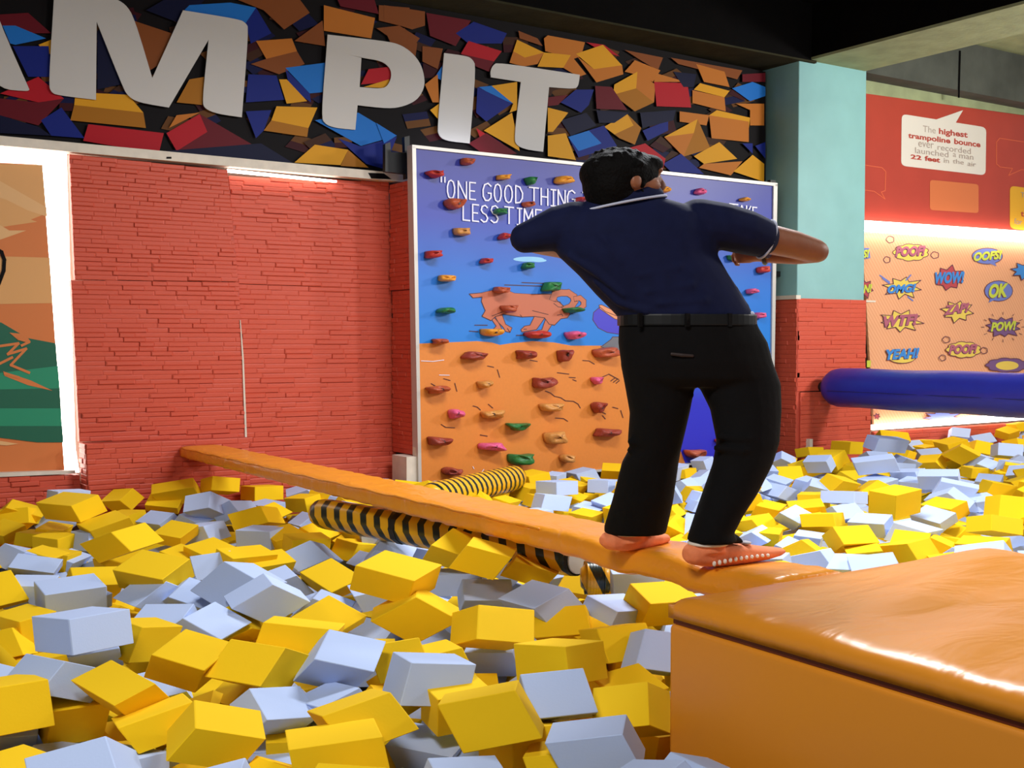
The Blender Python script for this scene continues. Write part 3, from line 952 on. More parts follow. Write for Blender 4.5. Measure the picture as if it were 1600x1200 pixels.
# lamp tube tucked behind the top of the climbing wall
tl_ = at(672, 240, 9.62)
M_tube = mat('lamp_tube', (235, 240, 255), 0.5, emit=14.0)
V_, F_ = loft([(tl_, Vector((0, .025, 0)), Vector((0, 0, .025))), (tl_ + Vector((0.7, 0, 0)), Vector((0, .025, 0)), Vector((0, 0, .025)))], 12)
lt = tag(build('lamp_tube', V_, F_, M_tube, smooth=True), 'white light tube hidden behind the top of the climbing wall', 'lamp')
for dx in (.1, .6):
    build('clip', boxv(tl_.x + dx, tl_.x + dx + .03, tl_.y + .02, 9.80, tl_.z - .02, tl_.z + .02), BOXF, M_bkt, lt)

# ------------------------------------------------------------------ red fact board
YF = 9.80
M_fred = mat('fact_board_red', (178, 66, 52), 0.28, 0.04, 3, spec=0.5)
M_bub = mat('bubble_white', (222, 214, 204), 0.45)
M_bgr = mat('bubble_grey_text', (168, 150, 140), 0.5)
M_fout = mat('bubble_outline', (220, 104, 66), 0.4)
M_ftan = mat('bubble_tan_glare', (206, 112, 66), 0.35)  # faded tan bubble with a lamp's reflection painted into its colour
M_fyel = mat('bubble_yellow', (226, 166, 40), 0.4)
fb = tag(slab('fact_board', [(1352, 146), (1900, 222), (1900, 378), (1346, 344)], YF, 0.05, M_fred), 'glossy red board of trampoline facts in speech bubbles', 'sign')
fp = Print(YF - 0.002)
fp.line([(1352, 258), (1378, 262), (1384, 268), (1383, 298), (1377, 300), (1383, 311), (1366, 299), (1352, 297)], 1.0, M_fout)
fp.line([(1640, 228), (1562, 216), (1557, 222), (1557, 256), (1563, 261), (1582, 263), (1576, 274), (1596, 265), (1640, 270)], 1.0, M_fout)
fp.poly(rrect([(1453, 281), (1529, 288), (1529, 333), (1453, 328)], 5), M_ftan)
fp.poly(rrect([(1409, 178), (1541, 199), (1540, 274), (1408, 259)], 8), M_bub)
fp.poly([(1462, 187), (1505, 172), (1492, 194)], M_bub)
fp.poly(rrect([(1578, 290), (1650, 300), (1650, 366), (1578, 357)], 8), M_fyel)


def fline(y0, h, x0, x1, s, mt, bold=0.0, sl=0.135):
    fp.text(s, [(x0, y0), (x1, y0 + sl * (x1 - x0)), (x1, y0 + h + sl * (x1 - x0)), (x0, y0 + h)], mt, bold)


fline(196, 10, 1442, 1462, 'The', M_bgr)
fline(200, 12, 1467, 1512, 'highest', M_fred, .03)
fline(207, 11, 1419, 1485, 'trampoline', M_fred, .03)
fline(216, 9, 1491, 1532, 'bounce', M_fred, .03)
fline(221, 8, 1435, 1459, 'ever', M_bgr)
fline(225, 9, 1465, 1517, 'recorded', M_bgr)
fline(230, 9, 1430, 1482, 'launched', M_bgr)
fline(239, 6, 1489, 1494, 'a', M_bgr)
fline(241, 6, 1499, 1521, 'man', M_bgr)
fline(241, 7, 1423, 1440, '22', M_fred, .03)
fline(243, 8, 1445, 1469, 'feet', M_fred, .03)
fline(247, 7, 1475, 1483, 'in', M_bgr)
fline(248, 7, 1489, 1506, 'the', M_bgr)
fline(252, 7, 1512, 1525, 'air', M_bgr)
fline(341, 9, 1585, 1597, 'for', M_bgr)
fline(330, 8, 1595, 1600, 't', M_fred, .03)
fline(300, 8, 1595, 1601, 'T', M_bgr)
tag(fp.build('printed_facts', fb), 'printed white and yellow speech bubbles with text')

# ------------------------------------------------------------------ comic wall
YK = 9.84


def comic_material():
    M = bpy.data.materials.new('printed_comic_ground')
    M.use_nodes = True
    nt = M.node_tree
    b = nt.nodes['Principled BSDF']
    b.inputs['Roughness'].default_value = 0.45
    tc = nt.nodes.new('ShaderNodeTexCoord')
    mp_ = nt.nodes.new('ShaderNodeMapping')
    mp_.inputs['Rotation'].default_value = (0, math.radians(40), 0)
    w = nt.nodes.new('ShaderNodeTexWave')
    w.inputs['Scale'].default_value = 7
    r = nt.nodes.new('ShaderNodeValToRGB')
    r.color_ramp.elements[0].position, r.color_ramp.elements[0].color = 0.35, rgb(228, 160, 118)
    r.color_ramp.elements[1].position, r.color_ramp.elements[1].color = 0.65, rgb(236, 174, 132)
    nt.links.new(tc.outputs['Object'], mp_.inputs['Vector'])
    nt.links.new(mp_.outputs['Vector'], w.inputs['Vector'])
    nt.links.new(w.outputs['Fac'], r.inputs['Fac'])
    nt.links.new(r.outputs['Color'], b.inputs['Base Color'])
    return M


cm = tag(slab('comic_wall', [(1346, 360), (1900, 395), (1900, 640), (1366, 668)], YK, 0.03, comic_material()), 'orange board printed all over with comic sound words', 'mural')
K_mau = mat('comic_mauve', (176, 96, 118), 0.5)
K_yel = mat('comic_yellow', (228, 200, 90), 0.5)
K_lim = mat('comic_lime', (196, 206, 70), 0.5)
K_blu = mat('comic_blue', (60, 136, 214), 0.5)
K_per = mat('comic_periwinkle', (110, 124, 196), 0.5)
K_red = mat('comic_red', (182, 70, 76), 0.5)
K_pur = mat('comic_purple', (118, 84, 134), 0.5)
K_out = mat('comic_outline', (96, 50, 70), 0.5)
kp = Print(YK - 0.002, 0.0003)


def k4(u, v):
    return (1200 + u * .3167, 340 + v * .3167)


def burst(cx, cy, rx, ry, n, mt, seed, k=0.62, line=1.2):
    r = random.Random(seed)
    P = []
    for i in range(2 * n):
        a = math.pi * i / n + 0.2
        q = (1 + r.uniform(-.12, .12)) if i % 2 == 0 else k
        P.append(k4(cx + rx * q * math.cos(a), cy + ry * q * math.sin(a)))
    kp.poly(P, mt)
    kp.line(P, line, K_out, closed=True)


def cloud(cx, cy, rx, ry, n, mt):
    P = []
    for i in range(n * 5):
        a = 2 * math.pi * i / (n * 5)
        q = 1 + .13 * abs(math.sin(a * n / 2))
        P.append(k4(cx + rx * q * math.cos(a), cy + ry * q * math.sin(a)))
    if mt:
        kp.poly(P, mt)
    kp.line(P, 1.1, K_out, closed=True)


def word(s, cx, cy, w, h, mt, tilt=0.0):
    q = [(cx - w / 2, cy - h / 2 + tilt), (cx + w / 2, cy - h / 2 - tilt), (cx + w / 2, cy + h / 2 - tilt), (cx - w / 2, cy + h / 2 + tilt)]
    d = 3.5
    kp.text(s, [k4(u - d, v + d) for u, v in q], K_out, .07, .25)
    kp.text(s, [k4(u, v) for u, v in q], mt, .05, .25)


cloud(705, 172, 80, 38, 9, K_yel); cloud(603, 108, 18, 15, 5, None); cloud(823, 185, 18, 15, 5, None); cloud(587, 208, 15, 14, 5, None); word('POOF!', 703, 165, 150, 50, K_mau, 3)
kp.poly(ellipse(*k4(1082, 190), 24, 12.5), K_per); kp.line(ellipse(*k4(1082, 190), 24, 12.5), 1.0, K_out, closed=True); kp.poly([k4(1090, 225), k4(1128, 240), k4(1115, 215)], K_per); word('OOFS!', 1085, 188, 140, 44, K_lim, 6)
burst(665, 345, 100, 60, 8, K_yel, 3, .55)
for a, b in (((552, 285), (600, 318)), ((565, 300), (600, 325)), ((705, 283), (680, 310)), ((690, 390), (715, 410))):
    kp.line([k4(*a), k4(*b)], 2.0, K_per)
word('OMG!', 660, 350, 140, 42, K_blu, 4)
burst(893, 300, 78, 62, 8, K_red, 4, .68); word('WOW!', 897, 296, 145, 58, K_blu, 2)
kp.poly(ellipse(*k4(1138, 362), 22, 16), K_per); kp.line(ellipse(*k4(1138, 362), 22, 16), 1.0, K_out, closed=True); kp.poly([k4(1088, 420), k4(1100, 395), k4(1120, 405)], K_per); word('OK', 1138, 360, 96, 70, K_lim, 3)
burst(655, 510, 110, 55, 9, K_yel, 6, .6); word('WTF!', 655, 507, 170, 55, K_mau, 6)
burst(935, 462, 85, 58, 8, K_yel, 7, .6); word('ZAP!', 930, 450, 125, 48, K_mau, 8)
burst(1160, 540, 92, 52, 10, K_pur, 8, .68); word('POW!', 1162, 536, 125, 46, K_lim, 4)
for a in range(12):
    an = a * math.pi / 6
    kp.line([k4(1160 + 92 * math.cos(an), 540 + 62 * math.sin(an)), k4(1160 + 108 * math.cos(an), 540 + 74 * math.sin(an))], .8, K_out)
kp.poly(ellipse(*k4(662, 690), 21, 9), K_yel); kp.line(ellipse(*k4(662, 690), 21, 9), 1.0, K_out, closed=True); word('YEAH!', 665, 672, 165, 52, K_blu, 5)
cloud(965, 652, 78, 36, 9, K_yel); cloud(880, 602, 17, 14, 5, None); cloud(1066, 656, 16, 14, 5, None); cloud(862, 692, 15, 13, 5, None); word('POOF!', 963, 648, 140, 46, K_mau, 2)
cloud(1180, 728, 95, 32, 9, K_pur); kp.poly(ellipse(*k4(1180, 730), 18, 7), K_yel)
burst(1268, 262, 72, 44, 8, K_blu, 11, .6)
kp.poly([k4(464, 150), k4(500, 150), k4(505, 200), k4(464, 205)], K_per); word('S!', 484, 178, 34, 40, K_lim, 3)
burst(480, 350, 40, 50, 6, K_red, 12, .6); word('N!', 492, 350, 44, 42, K_lim, 3)
burst(860, 985, 105, 40, 9, K_per, 13, .55); burst(538, 980, 16, 16, 6, K_red, 14, .5)
kp.poly([k4(488, 705), k4(508, 705), k4(505, 738), k4(488, 738)], K_lim)
tag(kp.build('printed_words', cm), 'printed comic bursts and sound words')
# light strips above and below the comic wall
GLS = 'white light strips around the comic wall'
tag(slab('led_strip', [(1346, 344), (1900, 381), (1900, 398), (1346, 361)], 9.70, 0.04, M_led), 'glowing white light strip between the red fact board and comic wall', 'light strip')
tag(slab('led_strip', [(1365, 664), (1900, 620), (1900, 636), (1365, 672)], 9.74, 0.04, M_led), 'glowing white light strip along the bottom of the comic wall', 'light strip')

# ------------------------------------------------------------------ blue padded bar
bx = at(1277, 605, 9.24).x + 0.12
bz = at(1277, 605, 9.24).z
M_bar = mat('blue_vinyl', (36, 42, 150), 0.38, 0.06, 5, 0.25, 9, spec=0.5)
rb = 0.222
secs = []
for dy, q in ((0, .05), (.02, .45), (.06, .72), (.13, .92), (.22, 1.0)):
    secs.append((Vector((bx, 9.22 - dy, bz)), Vector((rb * q, 0, 0)), Vector((0, 0, rb * q))))
for k in range(1, 24):
    y = 9.0 - k * 0.25
    secs.append((Vector((bx + .006 * math.sin(k * 2.1), y, bz + .005 * math.sin(k * 1.3))), Vector((rb * (1 + .012 * math.sin(k * 1.7)), 0, 0)), Vector((0, 0, rb))))
bar = empty('padded_bar', (bx, 6.2, bz - rb), 'thick blue vinyl padded bar running out from the column', 'padded bar')
V_, F_ = loft(secs, 28)
build('pad', V_, F_, M_bar, bar, smooth=True)
M_seam = mat('blue_seam', (24, 28, 108), 0.5)
V_, F_ = limb([(Vector((bx - rb * .985, 9.0 - k * .35, bz - .03)), 0.006) for k in range(16)], 8)
build('seam', V_, F_, M_seam, bar, smooth=True)
V_, F_ = loft([(Vector((bx, 9.335, bz)), Vector((.06, 0, 0)), Vector((0, 0, .06))), (Vector((bx, 9.2, bz)), Vector((.06, 0, 0)), Vector((0, 0, .06)))], 16)
build('mount', V_, F_, M_bkt, bar)

# ------------------------------------------------------------------ orange platform
def vinyl(name, c, rough=0.3, wr=0.35, ws=6.0, stretch=(1, 1, 1)):
    M = bpy.data.materials.new(name)
    M.use_nodes = True
    nt = M.node_tree
    b = nt.nodes['Principled BSDF']
    b.inputs['Base Color'].default_value = rgb(*c)
    b.inputs['Roughness'].default_value = rough
    tc = nt.nodes.new('ShaderNodeTexCoord')
    mp_ = nt.nodes.new('ShaderNodeMapping')
    mp_.inputs['Scale'].default_value = stretch
    n = nt.nodes.new('ShaderNodeTexNoise')
    n.inputs['Scale'].default_value = ws
    n.inputs['Detail'].default_value = 3
    n.inputs['Distortion'].default_value = 0.6
    bpn = nt.nodes.new('ShaderNodeBump')
    bpn.inputs['Strength'].default_value = wr
    bpn.inputs['Distance'].default_value = 0.05
    nt.links.new(tc.outputs['Object'], mp_.inputs['Vector'])
    nt.links.new(mp_.outputs['Vector'], n.inputs['Vector'])
    nt.links.new(n.outputs['Fac'], bpn.inputs['Height'])
    nt.links.new(bpn.outputs['Normal'], b.inputs['Normal'])
    return M


M_ov = vinyl('orange_vinyl_pad', (230, 146, 40), 0.30, 0.22, 4.0, (0.7, 1.6, 1))
M_ob = vinyl('orange_vinyl_beam', (236, 150, 36), 0.3, 0.3, 5.0, (2, 1, 1))
M_os = vinyl('orange_vinyl_side', (226, 142, 34), 0.4, 0.10, 2.0)
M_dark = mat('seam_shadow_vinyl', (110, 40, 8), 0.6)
PX0, PX1, PY0, PY1 = 2.60, 4.32, 0.3, 2.98
pf = empty('padded_platform', ((PX0 + PX1) / 2, (PY0 + PY1) / 2, -1.2), 'large orange vinyl padded platform in the right foreground', 'platform')
box('body', PX0, PX1, PY0, PY1, -1.2, -0.085, M_os, pf, bevel=0.02)
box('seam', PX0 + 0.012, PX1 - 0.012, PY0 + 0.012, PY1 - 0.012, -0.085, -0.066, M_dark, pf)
NX, NY = 60, 80
V_, F_ = [], []
r_ = random.Random(5)
for i in range(NX + 1):
    for j in range(NY + 1):
        u, v = i / NX, j / NY
        x, y = PX0 + (PX1 - PX0) * u, PY0 + (PY1 - PY0) * v
        e = min(u * (PX1 - PX0), (1 - u) * (PX1 - PX0), v * (PY1 - PY0), (1 - v) * (PY1 - PY0))
        crown = 0.032 * (1 - math.exp(-e / 0.03)) - 0.032
        wr = 0.006 * math.sin(9 * y + 2.2 * math.sin(2.3 * x) + 1.4) * math.exp(-((u - .55) / .4) ** 2) + 0.004 * math.sin(17 * y - 5 * x)
        wr += 0.022 * math.exp(-(((x - 4.1) / .35) ** 2 + ((y - 2.7) / .4) ** 2))
        V_.append((x, y, crown + 0.012 + wr * (1 - math.exp(-e / .06))))
for i in range(NX):
    for j in range(NY):
        a = i * (NY + 1) + j
        F_.append((a, a + NY + 1, a + NY + 2, a + 1))
top_n = len(V_)
# skirt down to the seam
edge = [i * (NY + 1) for i in range(NX + 1)] + [NX * (NY + 1) + j for j in range(1, NY + 1)] + [i * (NY + 1) + NY for i in range(NX - 1, -1, -1)] + [j for j in range(NY - 1, 0, -1)]
for k in edge:
    V_.append((V_[k][0], V_[k][1], -0.066))
for k in range(len(edge)):
    j = (k + 1) % len(edge)
    F_.append((edge[k], edge[j], top_n + j, top_n + k))
F_.append(tuple(range(top_n, top_n + len(edge))))
build('top_pad', V_, F_, M_ov, pf, smooth=True)

# ------------------------------------------------------------------ orange balance beam
bm0 = empty('balance_beam', (3.22, 6.3, -0.12), 'long narrow orange vinyl balance beam crossing the foam pit', 'balance beam')
secs = []
NB = 120
yb0, yb1 = 2.99, 9.56
for k in range(NB + 1):
    y = yb0 + (yb1 - yb0) * k / NB
    f_ = (y - yb0) / (yb1 - yb0)
    xl = 3.14 - 0.14 * f_
    xr = 3.50 - 0.14 * f_
    sag = -0.022 * math.exp(-((y - 3.4) / .14) ** 2) - 0.018 * math.exp(-((y - 3.95) / .15) ** 2)
    th = 0.062 - 0.012 * f_
    w = 0.003 * math.sin(y * 31) + 0.003 * math.sin(y * 47 + 1)
    secs.append((Vector(((xl + xr) / 2, y, -th + sag)), Vector(((xr - xl) / 2 + w, 0, 0)), Vector((0, 0, th + w * .6))))
V_, F_ = loft(secs, 36, True, 5.0)
build('pad', V_, F_, M_ob, bm0, smooth=True)
V_, F_ = limb([(Vector((3.14 - .14 * (1.5 + (yb1 - yb0 - 1.54) * k / 40) / (yb1 - yb0) + .003, yb0 + 1.5 + (yb1 - yb0 - 1.54) * k / 40, -0.014 + .004 * math.sin(k * 1.9))), 0.006) for k in range(41)], 6)
build('piping', V_, F_, M_ob, bm0, smooth=True)


# ------------------------------------------------------------------ striped rollers
def stripe_mat(name, pitch, duty, slant):
    M = bpy.data.materials.new(name)
    M.use_nodes = True
    nt = M.node_tree
    b = nt.nodes['Principled BSDF']
    b.inputs['Roughness'].default_value = 0.3
    tc = nt.nodes.new('ShaderNodeTexCoord')
    sp = nt.nodes.new('ShaderNodeSeparateXYZ')
    nt.links.new(tc.outputs['Object'], sp.inputs[0])
    m1 = nt.nodes.new('ShaderNodeMath'); m1.operation = 'MULTIPLY'; m1.inputs[1].default_value = slant
    nt.links.new(sp.outputs['Z'], m1.inputs[0])
    m2 = nt.nodes.new('ShaderNodeMath'); m2.operation = 'ADD'
    nt.links.new(sp.outputs['X'], m2.inputs[0]); nt.links.new(m1.outputs[0], m2.inputs[1])
    m3 = nt.nodes.new('ShaderNodeMath'); m3.operation = 'DIVIDE'; m3.inputs[1].default_value = pitch
    nt.links.new(m2.outputs[0], m3.inputs[0])
    m4 = nt.nodes.new('ShaderNodeMath'); m4.operation = 'FRACT'
    nt.links.new(m3.outputs[0], m4.inputs[0])
    m5 = nt.nodes.new('ShaderNodeMath'); m5.operation = 'LESS_THAN'; m5.inputs[1].default_value = duty
    nt.links.new(m4.outputs[0], m5.inputs[0])
    mx = nt.nodes.new('ShaderNodeMix'); mx.data_type = 'RGBA'
    mx.inputs[6].default_value = rgb(236, 176, 24)
    mx.inputs[7].default_value = rgb(20, 34, 26)
    nt.links.new(m5.outputs[0], mx.inputs[0])
    nt.links.new(mx.outputs[2], b.inputs['Base Color'])
    return M


def roller(label, A, B, rad, M, n=10, name='striped_roller'):
    A, B = Vector(A), Vector(B)
    d = (B - A)
    L = d.length
    root = bpy.data.objects.new(name, None)
    root.location = (A + B) / 2
    root.rotation_euler = (0, 0, math.atan2(d.y, d.x))
    root.empty_display_size = .1
    link(root)
    tag(root, label, 'roller', 'striped rollers lying in the foam pit')

    def part(nm, secs, mt, nn=n, smooth=False):
        v, f = loft(secs, nn)
        me = bpy.data.meshes.new(nm)
        me.from_pydata(v, [], f)
        me.materials.append(mt)
        b = bmesh.new(); b.from_mesh(me); bmesh.ops.recalc_face_normals(b, faces=b.faces); b.to_mesh(me); b.free()
        for p in me.polygons:
            p.use_smooth = smooth
        o = bpy.data.objects.new(nm, me)
        COL.objects.link(o)
        o.parent = root
        return o

    def ring(x, q):
        return (Vector((x, 0, 0)), Vector((0, rad * q, 0)), Vector((0, 0, rad * q)))
    xs = [(-L / 2, .55), (-L / 2 + .02, .8), (-L / 2 + .06, .95), (-L / 2 + .12, 1)] + [(-L / 2 + .12 + (L - .24) * k / 20, 1 + .015 * math.sin(k * 2.3)) for k in range(1, 20)] + [(L / 2 - .12, 1), (L / 2 - .04, .97), (L / 2, .93)]
    part('cover', [ring(x, q) for x, q in xs], M, n, True)
    return root, part, ring, L


M_st1 = stripe_mat('yellow_black_stripe_wide', 0.135, 0.45, 0.5)
M_st2 = stripe_mat('yellow_black_stripe_narrow', 0.085, 0.42, 0.3)
M_cap = mat('white_end_cap', (214, 214, 208), 0.5)
Ra = atZ(494, 793, -0.21)
Rb = atZ(900, 882, -0.27)
rt, part, ring, L = roller('long yellow roller with wide black stripes under the balance beam', Ra, Rb, 0.097, M_st1)
o = part('end_cap', [ring(L / 2 - .005, .93), ring(L / 2 + .012, .90)], M_bkt, 24)
o = part('end_face', [ring(L / 2 + .004, .80), ring(L / 2 + .02, .78)], M_cap, 24)
for fx in (-.12, .16):
    part('strap', [ring(L * fx, 1.03), ring(L * fx + .05, 1.03)], M_bkt, 10)
Rc = atZ(668, 776, -0.34)
Rd = atZ(806, 748, -0.36)
roller('short yellow roller with narrow black stripes in front of the climbing wall', Rc, Rd, 0.115, M_st2, 16)
Re = atZ(908, 898, -0.30)
Rf = atZ(950, 907, -0.33)
roller('stub of a striped roller by the white end of the long roller', Re, Rf, 0.085, M_st1, 12)

